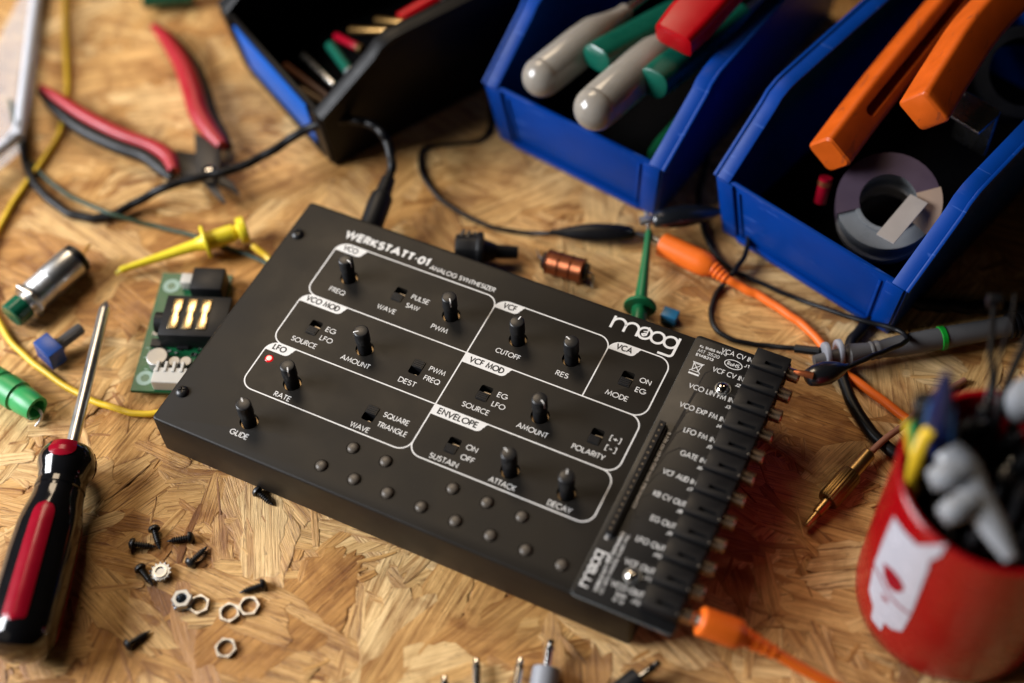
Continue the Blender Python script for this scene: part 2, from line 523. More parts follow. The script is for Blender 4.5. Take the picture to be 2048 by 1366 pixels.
def letters(mb, text, x0, y, w, h, z, weight=0.13, gap=0.17, ang=0.0, y1=None):
    """text from x0 along the baseline y (mm), w long, h high; ang turns it about its start"""
    adv = sum(GLYPHS[c][0] for c in text) + gap * (len(text) - 1)
    k = w / adv
    ca, sa = math.cos(ang), math.sin(ang)
    x = 0.0
    n = 0
    for c in text:
        gw, st = GLYPHS[c]
        for p in st:
            q = [((x + a) * k, b * (h - weight * h) + weight * h / 2) for a, b in p]
            if len(q) > 2 and (Vector(q[0]) - Vector(q[-1])).length < 1e-4:
                pts, cl = q[:-1], True
            else:
                pts, cl = q, False
            pts = [(x0 + a * ca - b * sa, y + a * sa + b * ca) for a, b in pts]
            mb.ribbon(pts, weight * h, z + 0.0025 * (n % 6), cl)
            n += 1
        x += gw + gap
    return mb

# ------------------------------------------------------------------ the bench: oriented strand board, every strand a flake of its own
def strand_material():
    m = bpy.data.materials.new('strand_board')
    m.use_nodes = True
    nt = m.node_tree
    b = nt.nodes['Principled BSDF']
    uv = nd(nt, 'ShaderNodeUVMap', uv_map='fibre')
    tint = nd(nt, 'ShaderNodeAttribute', attribute_name='tint')
    edge = nd(nt, 'ShaderNodeAttribute', attribute_name='rim')
    L = nt.links.new
    def noise(sx, sy, detail=4, dist=0.0, rough=0.55):
        mp = nd(nt, 'ShaderNodeMapping')
        mp.inputs['Scale'].default_value = (sx, sy, 1)
        L(uv.outputs['UV'], mp.inputs['Vector'])
        n = nd(nt, 'ShaderNodeTexNoise')
        n.inputs['Scale'].default_value = 1
        n.inputs['Detail'].default_value = detail
        n.inputs['Roughness'].default_value = rough
        n.inputs['Distortion'].default_value = dist
        L(mp.outputs['Vector'], n.inputs['Vector'])
        return n.outputs['Fac']
    def ramp(x, stops):
        r = nd(nt, 'ShaderNodeValToRGB')
        e = r.color_ramp.elements
        while len(e) < len(stops):
            e.new(0.5)
        for i, (p, c) in enumerate(stops):
            e[i].position, e[i].color = p, c if len(c) == 4 else c + (1,)
        L(x, r.inputs['Fac'])
        return r.outputs['Color']
    def mix(f, a, c, mode='MIX'):
        x = nd(nt, 'ShaderNodeMix', data_type='RGBA', blend_type=mode)
        for sock, val in ((x.inputs['Factor'], f), (x.inputs['A'], a), (x.inputs['B'], c)):
            if hasattr(val, 'is_output'):
                L(val, sock)
            else:
                sock.default_value = val
        return x.outputs['Result']
    tco = nd(nt, 'ShaderNodeTexCoord')
    def onoise(scale, detail=4, dist=0.0, rough=0.55):
        n = nd(nt, 'ShaderNodeTexNoise')
        n.inputs['Scale'].default_value = scale
        n.inputs['Detail'].default_value = detail
        n.inputs['Roughness'].default_value = rough
        n.inputs['Distortion'].default_value = dist
        L(tco.outputs['Object'], n.inputs['Vector'])
        return n.outputs['Fac']
    fine = noise(0.05, 2.1, 6, 0.55, 0.68)
    wide = noise(0.02, 0.36, 3, 0.8)
    dark = noise(0.03, 0.60, 6, 1.3, 0.72)
    speck = noise(0.20, 0.75, 5, 0.8, 0.72)
    cloud = onoise(34, 5, 1.6, 0.6)
    grit = onoise(210, 4, 1.0, 0.7)
    base = ramp(tint.outputs['Fac'], [(0.0, (0.33, 0.150, 0.042)), (0.25, (0.49, 0.250, 0.078)), (0.5, (0.62, 0.360, 0.135)), (0.78, (0.71, 0.455, 0.195)), (1.0, (0.79, 0.57, 0.30))])
    c = mix(0.8, base, ramp(wide, [(0.32, (0.50, 0.36, 0.22)), (0.5, (0.96, 0.94, 0.89)), (0.68, (1.16, 1.18, 1.20))]), 'MULTIPLY')
    c = mix(0.75, c, ramp(cloud, [(0.32, (0.46, 0.31, 0.18)), (0.48, (0.95, 0.91, 0.84)), (0.66, (1.18, 1.19, 1.18))]), 'MULTIPLY')
    c = mix(0.72, c, ramp(fine, [(0.30, (0.34, 0.20, 0.10)), (0.46, (0.92, 0.87, 0.78)), (0.66, (1.26, 1.28, 1.30))]), 'MULTIPLY')
    c = mix(ramp(dark, [(0.55, (0, 0, 0)), (0.64, (0.90, 0.90, 0.90))]), c, (0.16, 0.058, 0.012, 1))
    c = mix(ramp(speck, [(0.66, (0, 0, 0)), (0.74, (0.7, 0.7, 0.7))]), c, (0.085, 0.032, 0.010, 1))
    c = mix(ramp(grit, [(0.66, (0, 0, 0)), (0.72, (0.6, 0.6, 0.6))]), c, (0.12, 0.048, 0.014, 1))
    c = mix(ramp(edge.outputs['Fac'], [(0.35, (0, 0, 0)), (1.0, (0.75, 0.75, 0.75))]), c, mix(0.8, c, (0.42, 0.25, 0.13, 1), 'MULTIPLY'))
    L(c, b.inputs['Base Color'])
    rr = nd(nt, 'ShaderNodeMapRange')
    rr.inputs['From Min'].default_value, rr.inputs['From Max'].default_value = 0.3, 0.7
    rr.inputs['To Min'].default_value, rr.inputs['To Max'].default_value = 0.52, 0.30
    L(fine, rr.inputs['Value'])
    L(rr.outputs['Result'], b.inputs['Roughness'])
    b.inputs['Specular IOR Level'].default_value = 0.4
    ad = nd(nt, 'ShaderNodeMath', operation='ADD')
    L(fine, ad.inputs[0])
    L(dark, ad.inputs[1])
    bp = nd(nt, 'ShaderNodeBump')
    bp.inputs['Strength'].default_value = 0.8
    bp.inputs['Distance'].default_value = 0.0005
    L(ad.outputs['Value'], bp.inputs['Height'])
    L(bp.outputs['Normal'], b.inputs['Normal'])
    return m

def make_bench():
    rnd = random.Random(7)
    vs, fs, uvs, tint, rim = [], [], [], [], []
    # slab under the strands
    x0, x1, y0, y1 = -620, 760, -430, 900
    vs += [(x0, y0, TABLE - 0.9), (x1, y0, TABLE - 0.9), (x1, y1, TABLE - 0.9), (x0, y1, TABLE - 0.9),
           (x0, y0, TABLE - 18), (x1, y0, TABLE - 18), (x1, y1, TABLE - 18), (x0, y1, TABLE - 18)]
    fs += [(0, 1, 2, 3), (7, 6, 5, 4), (0, 4, 5, 1), (1, 5, 6, 2), (2, 6, 7, 3), (3, 7, 4, 0)]
    tint += [0.3] * 8
    rim += [0.2] * 8
    uvs += [(v[0], v[1]) for v in vs]
    def flake(cx, cy, ln, wd, th, zc, tn):
        top_ = zc + 0.10 + rnd.uniform(0, 0.004)    # never two strands in one plane
        # ragged outline: long sides nearly straight, ends broken along the grain
        k = max(5, int(ln / 3.5))
        bend = rnd.gauss(0, 0.0035)
        f1, f2, g1, g2 = rnd.uniform(0.1, 0.35), rnd.uniform(0.1, 0.35), rnd.uniform(0, 6), rnd.uniform(0, 6)
        sk = rnd.uniform(-0.35, 0.35) * wd
        top, bot = [], []
        ph = rnd.uniform(0, 6)
        taper0, taper1 = rnd.uniform(0.45, 1.0), rnd.uniform(0.45, 1.0)
        for i in range(k + 1):
            t = i / k
            e = min(1.0, taper0 + t * 3) * min(1.0, taper1 + (1 - t) * 3)
            bow = math.sin(t * 3 + ph) * wd * 0.08 + bend * ((t - 0.5) * ln) ** 2
            wa, wb = 0.09 * math.sin(f1 * t * ln + g1), 0.09 * math.sin(f2 * t * ln + g2)
            top.append(((t - 0.5) * ln + sk * 0.5, wd / 2 * e + bow + (wa + rnd.uniform(-0.06, 0.06)) * wd))
            bot.append(((t - 0.5) * ln - sk * 0.5, -wd / 2 * e + bow + (wb + rnd.uniform(-0.06, 0.06)) * wd))
        def end(a, b, s):
            n = max(2, int(wd / 2.6))
            out = []
            for i in range(1, n):
                t = i / n
                out.append((a[0] + (b[0] - a[0]) * t + s * rnd.uniform(-0.5, 1.0) * min(5.0, wd * 0.4), a[1] + (b[1] - a[1]) * t))
            return out
        poly = bot + end(bot[-1], top[-1], 1) + top[::-1] + end(top[0], bot[0], -1)
        n = len(poly)
        b0 = len(vs)
        ca, sa = math.cos(th), math.sin(th)
        tx, ty = rnd.gauss(0, 0.0035), rnd.gauss(0, 0.008)
        u0, v0 = rnd.uniform(0, 900), rnd.uniform(0, 900)
        inset = min(0.55, wd * 0.12)
        for ring in (0, 1):
            for (px, py) in poly:
                if ring:
                    l = max(abs(py), 1e-3)
                    py2 = py - math.copysign(min(inset, l * 0.4), py)
                    px2 = px - math.copysign(min(inset * 1.5, abs(px) * 0.3), px) if abs(px) > ln * 0.36 else px
                    q = (px2, py2)
                else:
                    q = (px, py)
                z = zc + q[0] * tx + q[1] * ty - (0.13 if not ring else 0.0)
                vs.append((cx + q[0] * ca - q[1] * sa, cy + q[0] * sa + q[1] * ca, min(z, top_)))
                uvs.append((u0 + q[0], v0 + q[1]))
                tint.append(tn)
                rim.append(0.0 if ring else 1.0)
        for i in range(n):
            j = (i + 1) % n
            fs.append((b0 + i, b0 + j, b0 + n + j, b0 + n + i))
        fs.append([b0 + n + i for i in range(n)])
    from mathutils import noise as mnoise
    N = 13500
    for i in range(N):
        t = i / N
        cx, cy = rnd.uniform(-330, 420), rnd.uniform(-190, 480)
        big = rnd.random()
        if t < 0.80:
            if big < 0.06:
                ln, wd = rnd.uniform(40, 80), rnd.uniform(10, 24)
            elif big < 0.42:
                ln, wd = rnd.uniform(20, 55), rnd.uniform(3.5, 10)
            else:
                ln, wd = rnd.uniform(8, 34), rnd.uniform(0.8, 3.6)
        else:                                   # the top layer: broad strands with slivers between
            if big < 0.20:
                ln, wd = rnd.uniform(34, 85), rnd.uniform(11, 30)
            elif big < 0.40:
                ln, wd = rnd.uniform(18, 48), rnd.uniform(4, 11)
            else:
                ln, wd = rnd.uniform(6, 24), rnd.uniform(0.6, 2.4)
        q = mnoise.noise(Vector((cx * 0.016, cy * 0.016, 3.7)))
        th = 0.35 + 1.5 * mnoise.noise(Vector((cx * 0.012, cy * 0.012, 9.1))) + rnd.gauss(0, 0.55) if rnd.random() < 0.75 else rnd.uniform(0, math.pi)
        tn = min(1, max(0, 0.61 + 0.48 * q + rnd.gauss(0, 0.20)))
        if wd < 4:
            tn = max(0, tn - rnd.uniform(0.0, 0.35))
        flake(cx, cy, ln, wd, th, TABLE - 0.75 + 0.62 * t ** 1.2, tn)
    me = bpy.data.meshes.new('workbench_top')
    me.from_pydata([(a * S, b * S, c * S) for a, b, c in vs], [], fs)
    uvl = me.uv_layers.new(name='fibre')
    idx = [0] * len(me.loops)
    me.loops.foreach_get('vertex_index', idx)
    flat = []
    for i in idx:
        flat += uvs[i]
    uvl.data.foreach_set('uv', flat)
    for nm, dat in (('tint', tint), ('rim', rim)):
        me.attributes.new(nm, 'FLOAT', 'POINT').data.foreach_set('value', dat)
    me.materials.append(strand_material())
    me.update()
    o = bpy.data.objects.new('workbench_top', me)
    COL.objects.link(o)
    tag(o, 'golden chipboard workbench top of pressed wood strands under everything', 'workbench', kind='structure')
make_bench()

# ------------------------------------------------------------------ the synthesizer
H = 21.23                                      # top of the case
DEP, WID = 114.0, 188.5
ZP = H + 0.035                                 # print on the panel
synth = thing('synthesizer', 'black desktop synthesizer with small knobs, switches and a patch board on its right side', 'synthesizer', (94, 57, 0))

KNOBS = dict(freq=(33.9, 86.0, -15), pwm=(78.3, 86.0, -52), amount=(56.0, 58.8, 217), cutoff=(106.3, 86.0, 83), res=(128.1, 86.0, 154),
             amount2=(128.1, 58.8, -29), rate=(39.2, 34.3, -55), glide=(33.5, 13.5, 135), attack=(128.1, 34.0, 150), decay=(149.8, 34.0, 110))
SWITCH = dict(wave=(55.6, 86.5, 0), source=(33.7, 59.4, 0), dest=(77.8, 59.4, 1), wave2=(72.0, 34.6, 1), source2=(105.5, 59.2, 0),
              mode=(150.0, 86.2, 0), pol=(149.8, 59.0, 0), sus=(105.2, 34.7, 0))
KEYS = [(66.85 + 13.26 * i, 8.22) for i in range(8)] + [(66.85 + 13.26 * (i + 0.5), 19.18) for i in (0, 1, 3, 4, 5)]
LED = (25.6, 40.2)

case = MB()
case.prism(rrect(0, 0, WID, DEP, 1.6, 4), 0, H)
case = case.build('case', M['coat'], synth, bevel=0.9, seg=3, angle=50)
ct = MB()
for x, y, a in KNOBS.values():
    ct.lathe([(H - 1.6, 3.5), (H + 1, 3.5)], (x, y, 0), (0, 0, 1), 28)
for x, y, a in SWITCH.values():
    ct.prism(rrect(x - 2.35, y - 3.35, x + 2.35, y + 3.35, 0.8, 4), H - 3.2, H + 1)
for x, y in KEYS:
    ct.lathe([(H - 1.6, 2.55), (H + 1, 2.55)], (x, y, 0), (0, 0, 1), 28)
ct.lathe([(H - 1.2, 1.75), (H + 1, 1.75)], (LED[0], LED[1], 0), (0, 0, 1), 20)
cut(case, ct)
for x in (14, 170):
    for y in (14, 100):
        MB().lathe([(TABLE, 4.2), (0.02, 5)], (x, y, 0), (0, 0, 1), 20).build('rubber_foot', M['rubber'], synth)

for nm, (x, y, a) in KNOBS.items():
    fl = lambda th, t: 1.0 - (0.03 if math.cos(18 * th) > 0.2 and 5.6 < t < 10.2 else 0)
    k = MB().lathe([(-1.4, 2.6), (4.6, 2.62), (4.9, 2.7), (5.3, 2.82), (5.6, 2.88), (10.2, 2.82), (11.0, 2.75), (11.28, 2.52), (11.36, 2.3), (11.38, 0.01)], (x, y, H), (0, 0, 1), 36, shape=fl)
    k = k.build('knob', M['knob'], synth, smooth=32)
    MB().lathe([(-1.58, 3.15), (-1.35, 3.15), (-1.25, 3.1), (-1.25, 2.9), (-1.5, 2.85)], (x, y, H), (0, 0, 1), 28).build('bushing', M['bushing'], k)
    c, s = math.cos(math.radians(a)), math.sin(math.radians(a))
    R = Matrix(((c, -s, 0), (s, c, 0), (0, 0, 1)))
    p = MB()
    p.box(Vector((x, y, H + 11.35)) + R @ Vector((1.65, 0, 0.04)), (1.4, 0.46, 0.12), R)
    p.box(Vector((x, y, H + 9.7)) + R @ Vector((2.82, 0, 0)), (0.2, 0.46, 2.6), R)
    p.box(Vector((x, y, H + 11.1)) + R @ Vector((2.52, 0, 0)), (0.5, 0.46, 0.5), R @ Matrix.Rotation(math.radians(40), 3, 'Y'))
    p.build('pointer', M['ink'], k)
for nm, (x, y, up) in SWITCH.items():
    dy = 1.45 if up else -1.45
    b = MB()
    b.box((x, y + dy, H - 1.3), (4.3, 3.4, 3.2))
    for i in range(4):
        b.box((x - 0.1, y + dy - 1.2 + i * 0.8, H + 0.42), (3.6, 0.34, 0.36))
    sw = b.build('slide_switch', M['black'], synth, bevel=0.08, seg=1)
    MB().box((x + 0.3, y + (1.9 if not up else -2.2), H - 2.4), (3.0 if not up else 1.0, 0.45, 0.4)).build('contact', M['darkcontact'], sw)
for x, y in KEYS:
    MB().lathe([(-1.5, 2.2), (-0.1, 2.2), (0.5, 2.0), (0.85, 1.5), (1.02, 0.8), (1.05, 0.01)], (x, y, H), (0, 0, 1), 28).build('key_button', M['key'], synth, smooth=60)
d = MB().lathe([(-1.1, 1.6), (0.05, 1.6), (0.25, 1.35), (0.3, 1.1)], (LED[0], LED[1], H), (0, 0, 1), 24).build('indicator_light', M['ledrim'], synth)
MB().lathe([(0.05, 1.15), (0.5, 0.95), (0.75, 0.5), (0.8, 0.01)], (LED[0], LED[1], H), (0, 0, 1), 20).build('lens', M['led'], d)
for x, y in ((4.2, 14.2), (4.4, 96.6)):
    sc = MB().lathe([(0.0, 2.45), (0.35, 2.5), (0.9, 2.2), (1.4, 1.3), (1.55, 0.01)], (x, y, H), (0, 0, 1), 28).build('case_screw', M['blackox'], synth, smooth=60)
    R = Matrix.Rotation(math.radians(35), 3, 'Z')
    cut(sc, MB().box((x, y, H + 1.3), (2.6, 0.55, 1.5), R))
    cut(sc, MB().box((x, y, H + 1.3), (0.55, 2.6, 1.5), R))

# print: section frames, tabs, words
fr = MB()
LW = 0.5
XL, XM, XV, XR = 21.7, 91.5, 138.3, 162.2
YT, Y1, Y2, Y3 = 100.4, 72.8, 47.8, 25.6
R_ = 5.0
n_ = [0]
def line(p, closed=False):
    n_[0] += 1
    fr.ribbon(p, LW, ZP + 0.003 * (n_[0] % 7), closed)
def lrow(y0, y1):
    line([(XM, y1), (XL + R_, y1)] + arc(XL + R_, y1 - R_, R_, 90, 180, 8) + [(XL, y0 + R_)] + arc(XL + R_, y0 + R_, R_, 180, 270, 8) + [(XM, y0)])
# left column of three sections
line([(XM, YT - R_)] + arc(XM - R_, YT - R_, R_, 0, 90, 8) + [(XL + R_, YT)] + arc(XL + R_, YT - R_, R_, 90, 180, 8) + [(XL, Y1 + R_)] + arc(XL + R_, Y1 + R_, R_, 180, 270, 8) + [(XM, Y1)])
line([(XL + R_, Y1)] + arc(XL + R_, Y1 - R_, R_, 90, 180, 8) + [(XL, Y2 + R_)] + arc(XL + R_, Y2 + R_, R_, 180, 270, 8) + [(XM, Y2)])
line([(XL + R_, Y2)] + arc(XL + R_, Y2 - R_, R_, 90, 180, 8) + [(XL, Y3 + R_)] + arc(XL + R_, Y3 + R_, R_, 180, 270, 8) + [(XM - R_, Y3)] + arc(XM - R_, Y3 + R_, R_, 270, 360, 8))
# centre line, right column
line([(XM, Y3 + R_), (XM, YT - R_)])
line([(XM, YT - R_)] + arc(XM + R_, YT - R_, R_, 180, 90, 8) + [(XV - R_, YT)] + arc(XV - R_, YT - R_, R_, 90, 0, 8) + [(XV, Y1)])
line([(XV, YT - R_)] + arc(XV + R_, YT - R_, R_, 180, 90, 8) + [(XR - R_, YT)] + arc(XR - R_, YT - R_, R_, 90, 0, 8) + [(XR, Y1 + R_)] + arc(XR - R_, Y1 + R_, R_, 0, -90, 8) + [(XM, Y1)])
line([(XR - R_, Y1)] + arc(XR - R_, Y1 - R_, R_, 90, 0, 8) + [(XR, Y2 + R_)] + arc(XR - R_, Y2 + R_, R_, 0, -90, 8) + [(XM, Y2)])
line([(XR - R_, Y2)] + arc(XR - R_, Y2 - R_, R_, 90, 0, 8) + [(XR, Y3 + R_)] + arc(XR - R_, Y3 + R_, R_, 0, -90, 8) + [(XM + R_, Y3)] + arc(XM + R_, Y3 + R_, R_, 270, 180, 8))
fr.build('section_frames', M['ink'], synth)

TABS = [('VCO', XL, YT, 12.0, 1, (24.7, 5.9)), ('VCO MOD', XL, Y1, 18.6, 1, (24.0, 14.0)), ('LFO', XL, Y2, 10.6, 1, (24.3, 5.2)), ('VCF', XM, YT, 10.3, 1, (94.5, 5.1)),
        ('VCF MOD', XM, Y1, 18.2, 0, (94.0, 13.6)), ('ENVELOPE', XM, Y2, 20.6, 0, (93.8, 15.6)), ('VCA', XV, YT, 11.0, 1, (141.0, 6.0))]
tw = MB()
for t, x, y, w, rounded, (tx, tl) in TABS:
    y1, y0 = y + LW / 2, y - 4.3
    x0, x1 = x - LW / 2, x + w
    poly = ([(x0, y0), ] + [(x1 - 2.6, y0)] + arc(x1 - 2.6, y0 + 2.2, 2.2, 270, 360, 5) + arc(x1 + 2.0, y1 - 2.0, 2.0, 180, 90, 4)
            + (arc(x0 + R_, y1 - R_, R_, 90, 180, 6)[:] if rounded else [(x0, y1)]))
    if rounded:
        poly = [(x0, y0)] + poly[1:]
        poly = [p for p in poly if p[1] >= y0 - 1e-6 or p == (x0, y0)]
    tabm = MB().add([(p[0], p[1], ZP + 0.03) for p in poly], [list(range(len(poly)))])
    tab = tabm.build('section_tab', M['ink'], synth)
    letters(MB(), t, tx, y - 3.35, tl, 2.75, ZP + 0.05, 0.19).build('tab_lettering', M['inkdark'], tab)

WORDS = [  # text, left x, baseline y, length, height, weight
    ('ANALOG SYNTHESIZER', 60.3, 102.3, 28.0, 2.15, 0.14),
    ('FREQ', 29.7, 77.2, 6.6, 2.25, 0.128), ('WAVE', 50.7, 77.3, 7.6, 2.25, 0.128), ('PULSE', 60.6, 86.6, 7.2, 2.25, 0.128), ('SAW', 60.5, 82.2, 5.3, 2.25, 0.128),
    ('PWM', 73.9, 77.3, 6.6, 2.25, 0.128), ('SOURCE', 28.5, 50.9, 10.4, 2.25, 0.128), ('EG', 38.3, 59.7, 4.0, 2.25, 0.128), ('LFO', 38.2, 55.4, 5.1, 2.25, 0.128),
    ('AMOUNT', 49.8, 51.0, 11.9, 2.25, 0.128), ('CUTOFF', 100.9, 77.4, 9.7, 2.25, 0.128), ('RES', 125.4, 77.3, 4.8, 2.25, 0.128),
    ('ON', 154.6, 86.9, 4.2, 2.25, 0.128), ('EG', 154.7, 82.4, 3.9, 2.25, 0.128), ('MODE', 145.4, 77.0, 8.4, 2.25, 0.128),
    ('PWM', 82.3, 59.8, 6.3, 2.25, 0.128), ('FREQ', 82.3, 55.4, 6.3, 2.25, 0.128), ('DEST', 74.1, 51.0, 6.9, 2.25, 0.128),
    ('SOURCE', 100.3, 51.0, 10.5, 2.25, 0.128), ('EG', 110.2, 59.8, 3.8, 2.25, 0.128), ('LFO', 110.1, 55.4, 5.0, 2.25, 0.128),
    ('AMOUNT', 122.2, 51.0, 11.8, 2.25, 0.128), ('[+]', 154.5, 59.7, 4.2, 2.25, 0.128), ('[-]', 154.5, 55.4, 4.2, 2.25, 0.128), ('POLARITY', 143.7, 51.0, 12.4, 2.25, 0.128),
    ('RATE', 35.6, 26.6, 6.6, 2.25, 0.128), ('GLIDE', 29.5, 6.2, 7.2, 2.25, 0.128), ('WAVE', 67.6, 26.7, 7.4, 2.25, 0.128), ('SQUARE', 76.6, 35.2, 10.0, 2.25, 0.128),
    ('TRIANGLE', 76.5, 30.7, 11.6, 2.25, 0.128), ('SUSTAIN', 99.6, 26.9, 11.0, 2.25, 0.128), ('ON', 109.9, 35.3, 4.2, 2.25, 0.128), ('OFF', 109.9, 30.9, 5.0, 2.25, 0.128),
    ('ATTACK', 123.0, 26.9, 10.0, 2.25, 0.128), ('DECAY', 145.4, 26.9, 8.8, 2.25, 0.128)]
lt = MB()
letters(MB(), 'WERKSTATT*01', 22.1, 103.0, 36.6, 4.0, ZP, 0.24, 0.24).build('title_lettering', M['ink'], synth)
for t, x, y, w, h, wt in WORDS:
    letters(lt, t, x, y, w, h, ZP, wt)
lt.build('lettering', M['ink'], synth)

def emblem(mb, x, y, k, z, ang=0.0):
    """the maker's word mark: m with two arches, o with a note cut into it, o, g; k = x-height"""
    ca, sa = math.cos(ang), math.sin(ang)
    n = [0]
    def st(p, w=0.17, closed=False):
        n[0] += 1
        mb.ribbon([(x + (a * ca - b * sa) * k, y + (a * sa + b * ca) * k) for a, b in p], w * k, z + 0.003 * n[0], closed)
    st([(0.08, 0), (0.08, 1.0)])
    st([(0.08, 0.55)] + arc(0.53, 0.46, 0.45, 160, 0, 12) + [(0.98, 0)])
    st([(0.98, 0.5)] + arc(1.43, 0.46, 0.45, 175, 0, 12) + [(1.88, 0)])
    st(arc(2.33, 0.46, 0.44, 0, 357, 30), 0.17, True)
    st(arc(3.22, 0.46, 0.44, 0, 357, 30), 0.17, True)
    st(arc(4.12, 0.46, 0.44, 0, 357, 30), 0.17, True)
    st([(4.58, 1.0), (4.58, -0.35)] + arc(4.33, -0.35, 0.25, 0, -90, 6) + [(3.62, -0.60)])
    # the note inside the first o
    st([(2.20, 0.26), (2.30, 0.22), (2.46, 0.34), (2.46, 1.02)], 0.09)
    st([(2.14, 0.30), (2.40, 0.46)], 0.14)
    st([(2.46, 0.66), (2.20, 0.56)], 0.07)
    return mb
emblem(MB(), 134.8, 105.3, 5.75, ZP).build('emblem', M['ink'], synth)

# patch board
BT = H + 1.15
XB0, XB1, YB0, YB1 = 166.5, 202.7, -0.3, 114.6
bd = MB()
bd.prism(rrect(XB0, YB0, XB1, YB1, 1.6, 5, (1, 1, 1, 1)), H + 0.02, BT)
board = bd.build('patch_board', [M['mask']], synth, bevel=0.12, seg=2)
MB().prism(rrect(XB0 - 0.05, YB0 - 0.05, XB1 + 0.05, YB1 + 0.05, 1.6, 5), H + 0.05, BT - 0.22).build('board_edge', M['edge'], board, bevel=0.05, seg=1)
JY = [110.1 - 9.35 * i for i in range(12)]
JX0, JX1, JT = 189.5, 202.3, H + 7.0
bl = MB()
ZB = BT + 0.03
BW = [('VCA CV IN', 177.1, 188.9, 110.6), ('VCF CV IN', 177.1, 188.8, 101.4), ('VCO LIN FM IN', 171.9, 188.9, 91.2), ('VCO EXP FM IN', 171.9, 188.9, 82.3), ('LFO FM IN', 177.2, 188.9, 72.9),
      ('GATE IN', 179.6, 188.8, 63.6), ('VCF AUD IN', 176.8, 188.8, 54.2), ('KB CV OUT', 177.2, 188.8, 44.8), ('EG OUT', 180.0, 188.7, 35.5), ('LFO OUT', 178.6, 188.7, 26.2), ('VCF OUT', 178.4, 188.7, 16.9), ('VCO OUT', 177.4, 188.6, 7.6)]
for i, (t, a, b, y) in enumerate(BW):
    letters(bl, t, a, y, b - a, 2.25, ZB, 0.125)
    letters(bl, 'J%d' % (i + 1), 188.7 - (1.7 if i < 9 else 2.8), y - 2.7, 1.7 if i < 9 else 2.8, 1.45, ZB, 0.16)
letters(bl, 'Kc SN105 94V-0', 169.2, 109.6, 10.2, 1.15, ZB, 0.18)
letters(bl, 'MT 3520', 169.2, 107.4, 8.2, 1.45, ZB, 0.12)
letters(bl, 'E148213', 169.2, 105.5, 6.6, 1.25, ZB, 0.2)
bl.ribbon([(a, b) for a, b in arc(183.2, 107.2, 3.3, 0, 357, 30, 1.9)], 0.3, ZB, True)
letters(bl, 'RoHS', 181.0, 106.3, 4.4, 1.7, ZB, 0.14)
# crossed-out wheeled bin
bx, by = 169.4, 97.9
for p, w in (([(0.9, 0.9), (0.5, 4.3), (3.7, 4.3), (3.1, 0.9), (0.9, 0.9)], 0.28), ([(0.0, 4.9), (4.2, 0.3)], 0.28), ([(0.0, 0.5), (4.2, 5.0)], 0.28), ([(0.3, 4.75), (3.9, 4.75)], 0.32), ([(0.1, -0.4), (4.1, -0.4)], 0.75)):
    n_[0] += 1
    bl.ribbon([(bx + a, by + b) for a, b in p], w, ZB + 0.003 * (n_[0] % 6))
A90 = math.pi / 2
letters(bl, 'COMPATIBLE WITH BRD-10-011-1117 REV B', 173.6, 37.6, 33.0, 1.2, ZB, 0.19, ang=A90)
letters(bl, 'P1', 170.2, 22.7, 1.7, 1.5, ZB, 0.16, ang=A90)
emblem(bl, 171.0, 3.6, 3.1, ZB, A90)
letters(bl, 'WERKSTATT CV EXPANDER', 174.3, 3.6, 24.0, 1.25, ZB, 0.19, ang=A90)
letters(bl, '(C) 2014 MOOG MUSIC INC.', 176.2, 3.6, 24.0, 1.1, ZB, 0.17, ang=A90)
letters(bl, '1M01', 180.2, 5.0, 3.4, 1.4, ZB, 0.16)
letters(bl, '0 0', 180.2, 3.0, 3.4, 1.4, ZB, 0.16)
bl.build('board_lettering', M['boardink'], board)
tr = MB()
for i in range(10):
    y = 104 - 9.35 * i
    n_[0] += 1
    tr.ribbon([(188.5, y), (178.5, y - 0.4), (175.2, y - 4.5), (173.2, 62 - i * 3.4 if i < 9 else 30)], 0.5, BT + 0.012 + 0.0015 * i)
tr.build('copper_traces', M['trace'], board)
# pin header
hd = MB().box((169.6, 48.6, BT + 1.1), (2.3, 48.5, 2.2)).build('pin_header', M['black'], synth, bevel=0.1, seg=1)
for i in range(19):
    MB().box((169.6, 26.0 + i * 2.51, BT + 2.24), (0.6, 0.6, 0.1)).build('pin_socket', M['darkcontact'], hd)
MB().box((171.3, 48.6, BT + 0.6), (0.5, 47.5, 1.2)).build('header_rail', M['mask'], hd)
for x, y in ((183.4, 95.7), (182.7, 13.8)):
    w = MB().lathe([(0, 3.0), (0.1, 3.0)], (x, y, BT + 0.005), (0, 0, 1), 28).build('board_screw', M['zinc'], synth)
    MB().lathe([(0.1, 2.55), (0.5, 2.55), (1.2, 2.15), (1.75, 1.2), (1.9, 0.3), (1.7, 0.01)], (x, y, BT), (0, 0, 1), 28).build('screw_head', M['chrome'], w, smooth=60)
# audio jacks along the right edge
for i, y in enumerate(JY):
    jb = MB()
    hw = 4.15
    jb.box(((JX0 + JX1) / 2, y, (BT + JT) / 2), (JX1 - JX0, hw * 2, JT - BT))
    j = jb.build('audio_jack', M['black'], synth, bevel=0.25, seg=2)
    cut(j, MB().box((197.3, y - 1.2, JT), (6.4, 1.5, 2.4)))
    zc = H + 3.2
    MB().lathe([(0.0, 3.0), (0.6, 3.0), (0.6, 2.55), (4.4, 2.55), (4.7, 2.3), (4.7, 1.5), (1.0, 1.5)], (JX1 - 0.05, y, zc), (1, 0, 0), 24,
               shape=lambda th, t: 1.0).build('threaded_barrel', M['bronze'], j)
    MB().box((JX1 - 0.4, y - 2.6, JT + 0.05), (0.5, 0.6, 0.3)).build('contact', M['nickel'], j)
    MB().box((JX1 + 0.2, y, JT - 3.2), (0.5, 6.2, 3.0)).build('front_plate', M['black'], j, bevel=0.1)
